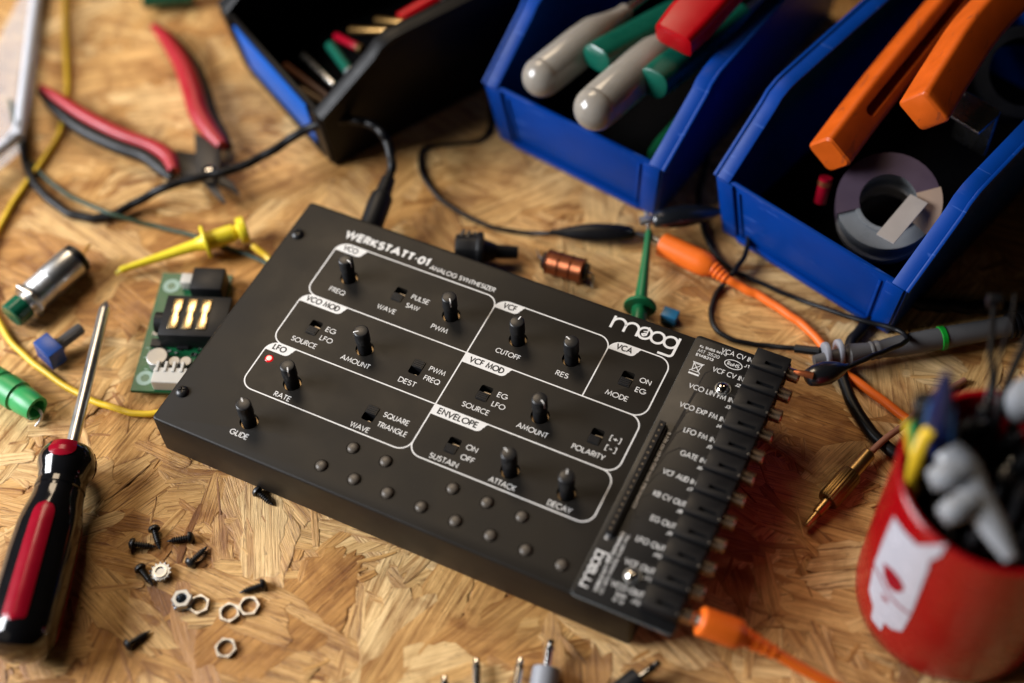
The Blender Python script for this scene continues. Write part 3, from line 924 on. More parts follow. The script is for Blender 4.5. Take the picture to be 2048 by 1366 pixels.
# jack block backing, closing the gaps
MB().box(((JX0 + JX1) / 2 - 0.3, (JY[0] + JY[-1]) / 2, BT + 1.6), (JX1 - JX0 - 1.4, 110.6, 3.0)).build('jack_rail', M['black'], synth)

# ------------------------------------------------------------------ cables
def path(px, n=0):
    """px: list of (u, v, z) in photo pixels and mm -> points in mm"""
    return [tuple(at(u, v, z)) for u, v, z in px]

def cable_thing(name, label, cat, px, r, m, part='wire', group=None):
    p = path(px)
    t = thing(name, label, cat, (p[0][0], p[0][1], TABLE), group=group)
    MB().tube(p, r, 12, 10).build(part, m, t, smooth=60)
    return t

T0 = TABLE
pc_pts = [(775, 362, 15), (783, 330, 18), (776, 285, 22), (752, 256, 25), (715, 241, 26), (672, 240, 25), (610, 262, 21), (545, 300, 15), (480, 333, 12), (415, 352, 10.5), (335, 372, 8), (270, 405, 3), (205, 436, T0 + 2.0),
          (140, 427, T0 + 2.0), (92, 392, T0 + 2.0), (60, 345, T0 + 2.0), (45, 290, T0 + 2), (42, 200, T0 + 2), (60, 90, T0 + 2), (90, -60, T0 + 2)]
t = thing('power_cable', 'black power cable plugged into the rear edge of the synthesizer and arching over the pliers', 'cable', at(745, 440, 12))
MB().tube(path(pc_pts), 1.95, 12, 10).build('cord', M['rubber'], t, smooth=60)
a, b = Vector((25.6, 113.4, 13)), at(777, 358, 15)
d = (b - a)
MB().lathe([(0, 4.6), (d.length * 0.55, 4.9), (d.length * 0.68, 4.6), (d.length * 0.72, 3.4), (d.length, 3.0), (d.length * 1.02, 2.2)], a, d, 24).build('plug', M['black'], t, bevel=0.3)

yp = [(505, 492, 4), (540, 520, 2), (565, 560, 0), (545, 640, 0), (470, 740, 0), (400, 800, 0), (305, 827, 0), (250, 822, T0 + 1.3), (180, 800, T0 + 1.3), (110, 758, T0 + 1.3), (55, 715, T0 + 1.3), (10, 665, T0 + 1.3), (-25, 590, T0 + 1.3), (-25, 520, T0 + 1.3),
      (0, 455, T0 + 1.3), (28, 405, T0 + 1.3), (62, 352, T0 + 1.3), (100, 300, T0 + 1.3), (125, 250, T0 + 1.5), (135, 180, T0 + 1.5), (131, 100, T0 + 1.5), (130, 20, T0 + 1.5), (133, -80, T0 + 1.5)]
def hook_clip(t, nose, flange, tail, col, r=3.0, fl=6.3, length=None):
    """mini hook clip: slim nose, round finger guard, plunger body"""
    a, f, e = Vector(nose), Vector(flange), Vector(tail)
    d1, L1, L2 = dirs(a, f), (f - a).length, (e - f).length
    MB().lathe([(0, 1.2), (2.0, 1.6), (2.6, 1.4), (L1 * 0.5, 1.9), (L1 - 5, 2.5), (L1 - 1, r * 0.85), (L1, r)], a, d1, 20).build('nose', col, t)
    MB().lathe([(-0.9, r), (-0.9, fl * 0.96), (-0.5, fl), (0.3, fl), (0.6, fl * 0.96), (0.9, r)], f, dirs(f, e), 30).build('finger_guard', col, t)
    MB().lathe([(0.4, r * 0.95), (L2 * 0.7, r * 0.95), (L2 * 0.72, r * 0.75), (L2 * 0.8, r * 0.75), (L2 * 0.82, r * 1.35), (L2, r * 1.4), (L2 + 0.5, r * 1.1)], f, dirs(f, e), 24).build('plunger', col, t, bevel=0.2)
t = thing('test_lead', 'yellow test lead with a yellow hook clip lying behind the green circuit board', 'test lead', (-30, 80, T0))
MB().tube(path(yp), 1.3, 12, 8).build('wire', M['yellow'], t, smooth=60)
hook_clip(t, at(239, 541, 2.0), at(412, 484, 6.0), at(492, 458, 6.5), M['yellowclip'], 4.0, 7.0)
MB().tube([at(-30 + 270, 541, 1.6), at(232, 546, 0.5), at(238, 549, -0.2)], 0.5, 8, 4).build('hook_tip', M['yellowclip'], t)

cable_thing('thin_wire', 'thin dark green wire running from the clear box past the yellow hook clip', 'wire',
            [(20, 200, T0 + .9), (40, 290, T0 + .9), (70, 335, T0 + .9), (130, 385, T0 + .9), (215, 425, T0 + 5.2), (300, 450, T0 + .9), (390, 472, T0 + .9), (460, 497, T0 + .9), (530, 525, T0 + .9), (556, 560, T0 + .9)], 0.95, M['greenwire'])

# upper black hook lead
t = thing('test_lead', 'black alligator clip lead lying in front of the middle bin, its thin wire curling left', 'test lead', at(1200, 465))
p = path([(1108, 466, 3), (1053, 466, T0 + .9), (991, 456, T0 + .9), (933, 432, T0 + .9), (882, 397, T0 + .9), (848, 356, T0 + .9), (839, 322, T0 + .9), (846, 299, T0 + .9), (870, 291, T0 + .9), (915, 288, T0 + .9), (960, 280, T0 + .9), (978, 255, T0 + .9), (985, 200, T0 + .9), (1000, 120, T0 + .9)])
MB().tube(p, 0.95, 10, 8).build('wire', M['rubber'], t, smooth=60)
def boot(t, a, b, col, r=3.2, jaw=None, nm='boot'):
    """insulating boot of an alligator clip, from wire end a to jaw end b"""
    a, b = Vector(a), Vector(b)
    L = (b - a).length
    o = MB().lathe([(0, 1.3), (L * 0.08, 1.5), (L * 0.22, r * 0.62), (L * 0.38, r * 0.86), (L * 0.55, r), (L * 0.8, r * 0.92), (L * 0.97, r * 0.7), (L, r * 0.5)], a, b - a, 20, sy=0.82).build(nm, col, t, smooth=60)
    if jaw is not None:
        j = Vector(jaw)
        MB().tube([tuple(b - (b - a) * 0.06) + (r * 0.55,), tuple((b + j) / 2) + (r * 0.45,), tuple(j) + (0.5,)], 1, 10, 4, flat=0.55).build('jaw', M['nickel'], t)
boot(t, at(1100, 465, 3.4), at(1268, 466, 3.7), M['rubber'], 4.3)
MB().tube([at(1258, 466, 3.4), at(1285, 470, 4), at(1305, 474, 4.5)], 1.1, 10, 5).build('pin', M['darksteel'], t)

# ground lead of the probe: clip on the green hook
t = thing('test_lead', 'black alligator clip lead gripping the green hook clip and looping to the grey probe', 'test lead', at(1400, 440))
p = path([(1440, 423, 7), (1470, 432, 6), (1489, 452, 5), (1497, 480, 4), (1488, 515, 3), (1464, 548, 3.6), (1440, 575, T0 + 1), (1424, 610, T0 + 1), (1424, 640, T0 + 1), (1440, 666, T0 + 1), (1480, 684, T0 + 1), (1530, 690, T0 + 1.2), (1590, 697, 2), (1630, 702, 4), (1660, 706, 5)])
MB().tube(p, 1.05, 10, 8).build('wire', M['rubber'], t, smooth=60)
boot(t, at(1450, 421, 9), at(1305, 440, 10), M['bootgloss'], 5.0)
MB().tube([at(1322, 437, 10.2) , at(1300, 440, 10.6), at(1280, 443, 10.4)], 2.1, 10, 4, flat=0.6).build('jaw', M['zinc'], t)
MB().tube([at(1590, 697, 2.2), at(1640, 703, 4.6)], 1.7, 10, 3).build('sleeve', M['rubber'], t)

# lead on the first jack
t = thing('test_lead', 'black alligator clip lead biting the rearmost jack of the patch board', 'test lead', at(1640, 745, 20))
p = path([(1692, 735, 22), (1725, 722, 22), (1760, 706, 20), (1800, 690, 15), (1814, 678, 11), (1805, 666, 9), (1775, 654, 7.5), (1720, 640, 6), (1660, 620, 3), (1600, 600, T0 + 1), (1540, 575, T0 + 1), (1490, 552, T0 + 1), (1455, 532, T0 + 1), (1425, 500, T0 + 1), (1408, 465, T0 + 1), (1400, 430, T0 + 1), (1400, 380, T0 + 1), (1420, 300, T0 + 1)])
MB().tube(p, 0.95, 10, 8).build('wire', M['rubber'], t, smooth=60)
jz = H + 3.2
boot(t, at(1698, 733, 23), Vector((209.5, 110.6, jz + 0.5)), M['bootgloss'], 4.6)
MB().tube([(211.5, 110.9, jz + 2.9, 1.6), (207.0, 110.2, jz + 3.0, 1.2), (204.6, 110.1, jz + 2.75, 0.5)], 1, 10, 5, flat=0.5).build('jaw', M['copper'], t)

cable_thing('cable', 'thick black cable running from under the right bin behind the red mug', 'cable',
            [(1850, 560, T0 + 1.9), (1790, 600, T0 + 1.9), (1734, 645, T0 + 1.9), (1700, 690, T0 + 1.9), (1686, 740, T0 + 1.9), (1698, 795, T0 + 1.9), (1732, 850, T0 + 1.9), (1785, 902, T0 + 1.9), (1850, 940, T0 + 1.9)], 2.3, M['rubber'], 'cord')
cable_thing('cable', 'thick black cable lying behind the grey probe at the right edge', 'cable',
            [(1780, 590, T0 + 2.2), (1840, 606, T0 + 2.2), (1900, 612, T0 + 2.2), (1970, 615, T0 + 2.2), (2060, 624, T0 + 2.2), (2160, 640, T0 + 2.2)], 2.6, M['rubber'], 'cord')

# orange patch cables
def patch_plug(t, tip, body0, body1, end, r, col, shaft=1.7):
    """3.5 mm plug: metal shaft, moulded grip, ribbed strain relief"""
    a, b0, b1, e = map(Vector, (tip, body0, body1, end))
    if (b0 - a).length > 0.5:
        MB().lathe([(0, 0.5), (0.8, shaft * 0.8), (2.2, shaft), ((b0 - a).length, shaft), ((b0 - a).length + 0.4, shaft * 1.6)], a, b0 - a, 18).build('plug_shaft', M['nickel'], t)
    L = (b1 - b0).length
    MB().lathe([(0, r * 0.80), (0.6, r * 0.98), (L * 0.1, r), (L * 0.75, r * 1.04), (L * 0.9, r * 0.98), (L, r * 0.72)], b0, b1 - b0, 26).build('grip', col, t, smooth=50)
    L2 = (e - b1).length
    pr = [(-0.5, r * 0.62)]
    for i in range(4):
        z = L2 * i / 4
        pr += [(z, r * (0.66 - i * 0.06)), (z + L2 * 0.15, r * (0.66 - i * 0.06)), (z + L2 * 0.16, r * (0.5 - i * 0.05)), (z + L2 * 0.24, r * (0.5 - i * 0.05))]
    MB().lathe(pr, b1, e - b1, 20).build('strain_relief', col, t)
t = thing('patch_cable', 'orange patch cable plugged into the front jack of the patch board', 'patch cable', at(1480, 1270))
jf = Vector((204.0, JY[11], jz))
b0 = Vector((208.4, JY[11] + 0.05, jz - 0.1))
b1 = at(1487, 1273, 19.5)
e1 = at(1556, 1309, 15)
patch_plug(t, jf, b0, b1, e1, 4.9, M['orangecable'])
MB().tube([tuple(b1 + (e1 - b1) * 0.8), tuple(e1)] + path([(1600, 1335, 12), (1650, 1362, 9), (1720, 1400, 5), (1800, 1450, 2)]), 1.9, 12, 8).build('cord', M['orangecable'], t, smooth=60)

t = thing('patch_cable', 'orange patch cable lying in front of the right bin with its plug free', 'patch cable', at(1380, 515))
b0, b1, e1 = at(1322, 487, 4.2), at(1425, 536, 4.2), at(1455, 560, 3)
patch_plug(t, at(1296, 474, 4.2), b0, b1, e1, 5.0, M['orangecable'])
MB().tube([tuple(b1 + (e1 - b1) * 0.8), tuple(e1)] + path([(1490, 578, 1), (1530, 598, T0 + 1.7), (1580, 630, T0 + 1.7), (1618, 662, T0 + 1.7), (1645, 692, T0 + 1.7), (1670, 722, T0 + 1.7), (1700, 752, T0 + 1.7), (1755, 794, T0 + 1.7), (1815, 840, T0 + 1.7), (1880, 890, T0 + 1.7)]), 1.75, 12, 8).build('cord', M['orangecable'], t, smooth=60)

# ------------------------------------------------------------------ small tools and parts on the bench
# flush cutters
t = thing('pliers', 'open flush cutter pliers with red and black curved handles', 'pliers', at(380, 300))
zz = 5.0
def grip(pts, rr, col, name, dz=0.0):
    p = [tuple(at(u, v, zz + dz)) + (r,) for u, v, r in pts]
    return MB().tube(p, 1, 16, 8, flat=0.95).build(name, col, t, smooth=60)
h1 = grip([(80, 172, 1.2), (110, 192, 2.3), (170, 232, 3.2), (240, 268, 3.3), (300, 290, 3.2), (335, 312, 3.6), (349, 342, 2.6)], 3, M['red'], 'handle', 1.0)
MB().tube([tuple(at(u, v, zz - 0.8)) + (r,) for u, v, r in [(77, 182, 1.2), (108, 214, 2.6), (165, 258, 3.6), (235, 292, 3.6), (290, 312, 3.4), (325, 338, 3.4), (345, 356, 2.2)]], 1, 16, 8, flat=0.9).build('handle_back', M['rubber'], h1, smooth=60)
h2 = grip([(308, 52, 1.8), (335, 82, 3.4), (366, 130, 4.4), (385, 180, 4.8), (398, 226, 4.6), (420, 262, 4.0), (445, 292, 2.8)], 3, M['red'], 'handle', 1.0)
MB().tube([tuple(at(u, v, zz - 1.6)) + (r,) for u, v, r in [(314, 52, 1.5), (350, 86, 2.8), (386, 134, 3.6), (406, 184, 3.6), (420, 230, 3.4), (440, 265, 3.0), (456, 294, 2.2)]], 1, 16, 8, flat=0.9).build('handle_back', M['rubber'], h2, smooth=60)
def flatpoly(pts, z0, z1):
    q = [at(u, v, z1) for u, v in pts]
    return MB().prism([(p.x, p.y) for p in q], z0, z1)
flatpoly([(388, 262), (440, 290), (440, 330), (428, 360), (452, 404), (440, 398), (404, 362), (392, 334)], 4.2, 6.8).build('jaw', M['darksteel'], t, bevel=0.5)
flatpoly([(350, 300), (394, 306), (428, 334), (446, 352), (466, 362), (480, 388), (458, 374), (430, 364), (392, 352), (352, 346)], 1.6, 4.15).build('jaw', M['darksteel'], t, bevel=0.5)
MB().lathe([(0, 3.0), (0.7, 2.8), (1.0, 2.2), (1.1, 0.01)], at(418, 342, 6.8), (0, 0, 1), 24).build('pivot', M['chrome'], t)

# screwdriver
A, B_, TIP = at(142, 900, 11.0), at(28, 1316, 12.2), at(213, 603, 8.0)
ax = B_ - A
Lh = ax.length
t = thing('screwdriver', 'screwdriver with glossy black and red handle lying left of the synthesizer', 'screwdriver', (A.x, A.y, T0))
prof = [(0.0, 7.6), (0.012, 9.0), (0.05, 10.4), (0.075, 10.6), (0.10, 10.2), (0.14, 9.0), (0.165, 8.7), (0.17, 8.3), (0.185, 8.3), (0.19, 8.9), (0.215, 9.0), (0.22, 8.5), (0.235, 8.5), (0.24, 9.1), (0.27, 9.3), (0.30, 9.8),
        (0.36, 10.9), (0.42, 11.5), (0.55, 11.9), (0.75, 12.1), (0.88, 12.1), (0.93, 11.6), (0.97, 9.8), (0.99, 7.2), (1.0, 3.0), (1.002, 0.01)]
def rad(s):
    for (a0, r0), (a1, r1) in zip(prof, prof[1:]):
        if a0 <= s <= a1:
            return r0 + (r1 - r0) * (s - a0) / max(a1 - a0, 1e-6)
    return 8
def flute(th, tt):
    s = tt / Lh
    k = max(0.0, min(1.0, (s - 0.32) / 0.08)) * max(0.0, min(1.0, (0.95 - s) / 0.05))
    k2 = 1.0 if s < 0.08 else 0.0
    c = math.cos(6 * (th - PH))
    return 1.0 - 0.055 * k * (0.5 - 0.5 * c) ** 0.7 - 0.03 * k2 * (0.5 - 0.5 * c)
dd, sa_, ua_ = basis(ax)
vdir = (CC - (A + ax * 0.5)).normalized()
th0 = math.atan2(vdir.dot(ua_), vdir.dot(sa_))
PH = th0 - 0.34
h = MB().lathe([(s * Lh, r) for s, r in prof], A, ax, 96, shape=flute).build('handle', M['gloss'], t, smooth=45)
def inlay(s0, s1, thc, half, round0, round1, off=0.16):
    m = MB()
    n, k = 40, 10
    R = []
    for i in range(n + 1):
        s = s0 + (s1 - s0) * i / n
        w = half
        if s - s0 < round0:
            q = 1 - (s - s0) / round0
            w = half * math.sqrt(max(0.0, 1 - q * q))
        if s1 - s < round1:
            q = 1 - (s1 - s) / round1
            w = half * math.sqrt(max(0.0, 1 - q * q))
        row = []
        for j in range(k + 1):
            th = thc + (j / k * 2 - 1) * w
            r = rad(s) * flute(th, s * Lh) + off
            row.append(A + ax * s + (sa_ * math.cos(th) + ua_ * math.sin(th)) * r)
        R.append(row)
    vs = [p for r in R for p in r]
    fs = [(i * (k + 1) + j, i * (k + 1) + j + 1, (i + 1) * (k + 1) + j + 1, (i + 1) * (k + 1) + j) for i in range(n) for j in range(k)]
    return m.add(vs, fs)
thr = PH
for kk in (0, 2, 4):
    th = thr + kk * math.pi / 3
    inlay(0.335, 0.90, th, 0.36, 0.06, 0.03).build('red_inlay', M['redinlay'], h, smooth=50)
    inlay(0.004, 0.105, th, 0.50, 0.001, 0.05, 0.2).build('red_inlay', M['redinlay'], h, smooth=50)
sd = TIP - A
Ls = sd.length
MB().lathe([(-2, 2.35), (Ls * 0.93, 2.25), (Ls * 0.955, 2.0), (Ls * 0.99, 0.9), (Ls, 0.5)], A, sd, 24, shape=lambda th, q: 1 - (0.22 if q > Ls * 0.955 and math.cos(4 * th) > 0.3 else 0)).build('shaft', M['nickel'], t, smooth=40)

# black self-tapping screws
def screw_at(first, hx, tx, label, up=0.0):
    h_, t_ = at(hx[0], hx[1], T0 + 1.5 + up), at(tx[0], tx[1], T0 + 0.7 + up)
    R = orient(h_, t_)
    if first is None:
        s = thing('screw', label, 'screw', h_, R, 'loose black screws')
        MB().lathe([(-1.75, 0.01), (-1.7, 1.0), (-1.3, 1.75), (-0.6, 2.15), (0, 2.2), (0.14, 1.7), (0.18, 0.9)], (0, 0, 0), (1, 0, 0), 24).build('head', M['blackox'], s, local=True, smooth=50)
        pr = [(0, 0.8)]
        for i in range(8):
            z = 0.7 + i * 0.86
            k = 1.0 if i < 6 else (0.78 if i == 6 else 0.5)
            pr += [(z, 0.80 * k), (z + 0.25, 1.22 * k), (z + 0.34, 1.22 * k), (z + 0.58, 0.80 * k)]
        pr += [(7.8, 0.3), (8.3, 0.02)]
        MB().lathe(pr, (0, 0, 0), (1, 0, 0), 18).build('thread', M['blackox'], s, local=True, smooth=50)
        return s
    return copy_thing(first, h_, R, label)
Z3 = lambda u, v: (u / 2.737, 867 + v / 2.737)
s0 = screw_at(None, Z3(732, 605), Z3(865, 622), 'loose black screw lying crosswise with its head left, touching another screw with its tip')
for hx, tx, lb, up in (((845, 528), (876, 634), 'loose black screw touching a crosswise one, its head pointing away from the viewer', 0.6), ((1035, 570), (918, 590), 'loose black screw right of the crossed pair, its tip pointing left', 0),
                   ((1046, 704), (1128, 625), 'loose black screw pointing up right, between the synthesizer and the star nut', 0), ((770, 742), (840, 836), 'loose black screw leaning against the star washer nut', 0),
                   ((1432, 830), (1312, 872), 'loose black screw above the touching pair of thin nuts', 0), ((708, 1152), (822, 1080), 'loose black screw nearest the screwdriver handle end, alone at the bottom', 0),
                   ((1412, 320), (1490, 388), 'loose black screw half hidden under the front edge of the synthesizer', 0)):
    screw_at(s0, Z3(*hx), Z3(*tx), lb, up)

# nuts
def hexpoly(r, n=6, a0=0.0):
    return [(r * math.cos(a0 + 2 * math.pi * i / n), r * math.sin(a0 + 2 * math.pi * i / n)) for i in range(n)]
def nut_mesh(rout, rin, hgt, z0=0.0, cham=0.35):
    """hexagon ring with round bore"""
    n = 48
    def hx(th, r):
        k = math.pi / 3
        a = (th % k) - k / 2
        return r * math.cos(k / 2) / math.cos(a)
    R = []
    for z, r, hexed in ((z0, rin, 0), (z0, rout - cham, 1), (z0 + cham * 0.6, rout, 1), (z0 + hgt - cham * 0.6, rout, 1), (z0 + hgt, rout - cham, 2), (z0 + hgt, rin + 0.25, 0), (z0 + hgt - 0.25, rin, 0), (z0 + 0.25, rin, 0)):
        ring = []
        for j in range(n):
            th = 2 * math.pi * j / n
            rr = r if hexed == 0 else (hx(th, r) if hexed == 1 else hx(th, r + cham * 0.4))
            ring.append(Vector((rr * math.cos(th), rr * math.sin(th), z)))
        R.append(ring)
    m = MB()
    return m.rings(R, cap=False, closed=True)
def nut(px, rot, label, tilt=0.0):
    p = at(px[0], px[1], T0 + 0.05)
    return p, Matrix.Rotation(rot, 3, 'Z') @ Matrix.Rotation(tilt, 3, 'X')
p, R = nut(Z3(1238, 1180), 0.3, '')
n0 = thing('hex_nut', 'thin hexagonal panel nut lying alone at the bottom, nearest the viewer', 'nut', p, R, 'thin hexagonal panel nuts')
nut_mesh(3.95, 2.6, 1.35, cham=0.2).build('ring', M['nickel'], n0, local=True, smooth=32)
for px, rot, lb, tilt in ((Z3(1258, 986), 0.1, 'thin hexagonal panel nut, left one of the touching pair', 0.0), (Z3(1366, 950), 0.55, 'thin hexagonal panel nut, right one of the touching pair', 0.0), (Z3(1092, 942), 0.9, 'thin hexagonal panel nut leaning against the thick lock nut', 0.0)):
    p, R = nut(px, rot, '', tilt)
    copy_thing(n0, p, R, lb)
def star(m, z, r0, r1, n=14):
    R = []
    for zz_, tw in ((z, 0), (z + 0.45, 0)):
        ring = []
        for j in range(n * 4):
            th = 2 * math.pi * j / (n * 4)
            rr = r1 if j % 4 in (1, 2) else r0
            ring.append(Vector((rr * math.cos(th), rr * math.sin(th), zz_ + (0.35 if j % 4 == 1 else 0))))
        R.append(ring)
    return m.rings(R)
p, R = nut(Z3(886, 772), 0.2, '', 0)
kn = thing('lock_nut', 'small lock nut lying with its toothed star washer upward', 'nut', p, R)
nut_mesh(3.3, 1.7, 1.9).build('hexagon', M['zinc'], kn, local=True, smooth=32)
star(MB(), 1.75, 3.1, 3.9).build('star_washer', M['zinc'], kn, local=True, smooth=25)
MB().lathe([(2.2, 2.5), (2.75, 2.4), (2.75, 1.75), (1.6, 1.7)], (0, 0, 0), (0, 0, 1), 28, cap=False).build('collar', M['nickel'], kn, local=True)
p, R = nut(Z3(1005, 925), 0.6, '', 0)
kn = thing('lock_nut', 'small thick hexagonal lock nut standing on its star washer beside a thin nut', 'nut', p, R)
star(MB(), 0.05, 3.1, 3.9).build('star_washer', M['zinc'], kn, local=True, smooth=25)
nut_mesh(3.7, 1.75, 3.0, 0.5).build('hexagon', M['zinc'], kn, local=True, smooth=32)

# panel indicator with green cap
t = thing('push_button', 'round metal push button with a dark green cap lying at the left edge', 'push button', at(100, 570))
a, b = at(58, 602, 5.8), at(160, 512, 5.8)
d = b - a
L = d.length
prb = [(0, 6.5)]
for i in range(9):
    prb += [(1.0 + i * 0.9, 6.7), (1.45 + i * 0.9, 6.3)]
prb += [(9.6, 6.9), (L - 5.5, 6.9), (L - 5.2, 6.6)]
MB().lathe(prb, a + d * 0.06, d, 40).build('barrel', M['nickel'], t)
MB().lathe([(L - 5.4, 6.6), (L - 2.5, 6.5), (L - 2.0, 5.8)], a + d * 0.06, d, 32).build('end_collar', M['black'], t)
MB().lathe([(0.2, 7.9), (0.6, 8.3), (1.6, 8.3), (2.0, 7.9)], a - d * 0.02, d, 6, shape=None).build('mounting_nut', M['nickel'], t, bevel=0.3)
MB().lathe([(0, 4.5), (4, 4.5)], a - d.normalized() * 3.4, d, 24).build('neck', M['nickel'], t)
MB().lathe([(-9.5, 4.9), (-9.0, 5.5), (-2.6, 5.5), (-2.2, 5.0)], a, d, 40, shape=lambda th, q: 1 - 0.035 * (math.cos(16 * th) > 0)).build('cap', M['greencap'], t)
for k in (-2.4, 0.8, 3.2):
    q = b + Vector((0, 0, k))
    MB().box(q + d.normalized() * 2.6 + Vector((k * 0.6, k * 0.4, 0)), (3.0, 1.3, 0.4), orient(a, b)).build('solder_lug', M['brassdark'], t)

# trimmer
t = thing('potentiometer', 'small blue potentiometer with a ribbed grey shaft beside the screwdriver', 'potentiometer', at(105, 705))
a, b = at(88, 712, 5.0), at(152, 664, 4.5)
R = orient(a, b)
MB().box(a + R @ Vector((3.0, 0, 0)), (7.0, 10.0, 10.0), R @ Matrix.Rotation(0.12, 3, 'X')).build('body', M['trim'], t, bevel=0.6)
MB().lathe([(0, 2.9), (1.5, 2.9), (1.5, 2.3), (3, 2.3)], a + R @ Vector((6.4, 0, 0)), R @ Vector((1, 0, 0)), 24).build('collar', M['grey'], t)
MB().lathe([(0, 2.4), (9.5, 2.4), (10, 2.0)], a + R @ Vector((8.4, 0, 0)), R @ Vector((1, 0, 0)), 36, shape=lambda th, q: 1 - 0.1 * (math.cos(12 * th) > 0)).build('shaft', M['grey'], t)

# green pin jack
t = thing('pin_plug', 'bright green ribbed plug with bent wire end at the left edge', 'plug', at(40, 790))
a, b = at(-25, 752, 4.5), at(74, 818, 4.0)
d = b - a
L = d.length
MB().lathe([(0, 5.8), (L * 0.28, 6.0), (L * 0.30, 5.5), (L * 0.36, 5.5), (L * 0.38, 6.2), (L * 0.62, 6.2), (L * 0.64, 5.4), (L * 0.70, 5.4), (L * 0.72, 5.7), (L, 5.0), (L, 3.6), (L - 4, 3.4)], a, d, 32).build('sleeve', M['greenbright'], t)
MB().tube([tuple(b - d.normalized() * 3), tuple(at(80, 822, 4)), tuple(at(83, 836, 2)), tuple(at(72, 852, T0 + .6))], 0.6, 10, 6).build('pin', M['nickel'], t)

# circuit board
t = thing('circuit_board', 'small green circuit board with three gold jack contacts beside the synthesizer', 'circuit board', at(350, 660))
P0, P1 = at(326, 545, 2.6), at(260, 781, 2.6)
ux = (P0 - P1)
yl = ux.length
uy_ = ux.normalized()
ux_ = Vector((uy_.y, -uy_.x, 0)).normalized()
FR = Matrix(((ux_.x, uy_.x, 0, P1.x), (ux_.y, uy_.y, 0, P1.y), (0, 0, 1, 0), (0, 0, 0, 1)))
def lb(u, v, z=2.6):
    q = FR.inverted() @ at(u, v, z)
    return q.x, q.y
def bx(mb, u, v, w, l, h_, z=2.6):
    x, y = lb(u, v, z + h_)
    return mb.prism([(x - w / 2, y - l / 2), (x + w / 2, y - l / 2), (x + w / 2, y + l / 2), (x - w / 2, y + l / 2)], z, z + h_, FR)
bdg = MB().prism([(0, 0), (29, 0), (29, yl), (0, yl)], 1.0, 2.6, FR).build('board', M['pcb'], t, bevel=0.15, seg=1)
for (px, r) in (((343, 572), 3.4), ((290, 756), 3.4)):
    x, y = lb(*px)
    MB().lathe([(2.61, r), (2.66, r)], FR @ Vector((x, y, 0)), (0, 0, 1), 28).build('mounting_pad', M['silk'], bdg)
    MB().lathe([(2.66, r * 0.5), (2.70, r * 0.5)], FR @ Vector((x, y, 0)), (0, 0, 1), 20).build('mounting_hole', M['greencap'], bdg)
x, y = lb(325, 628, 11)
jb = MB().prism([(x, y - 10), (x + 26, y - 10), (x + 26, y + 9.5), (x, y + 9.5)], 2.62, 11.0, FR).build('jack_block', M['black'], t, bevel=0.5)
MB().lathe([(0, 4.2), (4, 4.2)], FR @ Vector((x - 3.2, y - 1, 6.6)), FR.to_3x3() @ Vector((1, 0, 0)), 24).build('jack_nose', M['black'], jb)
for i in range(3):
    cx = x + 5.2 + i * 5.7
    cm = MB()
    cm.prism([(cx - 1.9, y - 7), (cx + 1.9, y - 7), (cx + 1.9, y - 1.4), (cx + 1.2, y - 0.6), (cx + 1.2, y + 0.8), (cx + 1.9, y + 1.6), (cx + 1.9, y + 7.5), (cx - 1.9, y + 7.5), (cx - 1.9, y + 1.6), (cx - 1.2, y + 0.8), (cx - 1.2, y - 0.6), (cx - 1.9, y - 1.4)], 11.02, 11.5, FR)
    cm.build('gold_contact', M['gold'], t, bevel=0.15)
px_, py_ = lb(418, 563, 10)
pj = MB().prism([(px_ - 7, py_ - 5), (px_ + 6, py_ - 5), (px_ + 6, py_ + 6), (px_ - 7, py_ + 6)], 2.62, 11.5, FR).build('power_socket', M['black'], t, bevel=0.6)
wq = MB()
bx(wq, 375, 556, 5.5, 5, 4.5)
wq.build('white_header', M['white'], t, bevel=0.3)
wq = MB()
bx(wq, 338, 750, 13, 7, 5.5)
for i in range(4):
    x, y = lb(338, 742, 8.2)
    wq.prism([(x - 5.5 + i * 3.2, y - 0.4), (x - 4.2 + i * 3.2, y - 0.4), (x - 4.2 + i * 3.2, y + 4.4), (x - 5.5 + i * 3.2, y + 4.4)], 4.5, 8.6, FR)
wq.build('connector', M['white'], t, bevel=0.25, seg=1)
for (u, v, r, hh) in ((314, 712, 4.2, 5.2), (348, 722, 2.3, 4.0), (371, 722, 2.3, 4.0)):
    q = at(u, v, 2.6 + hh)
    cp = MB().lathe([(2.65, r), (2.6 + hh - 0.3, r), (2.6 + hh, r * 0.9)], (q.x, q.y, 0), (0, 0, 1), 28).build('capacitor', M['solder'], t)
rr_ = random.Random(3)
for i in range(90):
    u, v = rr_.uniform(300, 425), rr_.uniform(664, 712)
    sz = rr_.uniform(0.5, 1.4)
    bx(MB(), u, v, sz, sz * rr_.uniform(0.5, 1.2), 0.5).build('chip_component', M['solder'] if rr_.random() < 0.6 else M['black'], bdg)
bx(MB(), 366, 690, 4.5, 3.2, 1.2).build('chip', M['black'], bdg)
bx(MB(), 312, 684, 4.0, 3.5, 1.5).build('chip', M['black'], bdg)
sk = MB()
for i in range(12):
    u, v = rr_.uniform(285, 330), rr_.uniform(660, 770)
    x, y = lb(u, v)
    sk.prism([(x, y), (x + rr_.uniform(0.6, 2.2), y), (x + 1.2, y + 0.4), (x, y + 0.4)], 2.62, 2.64 + i * 0.001, FR)
sk.build('silk_screen', M['silk'], bdg)

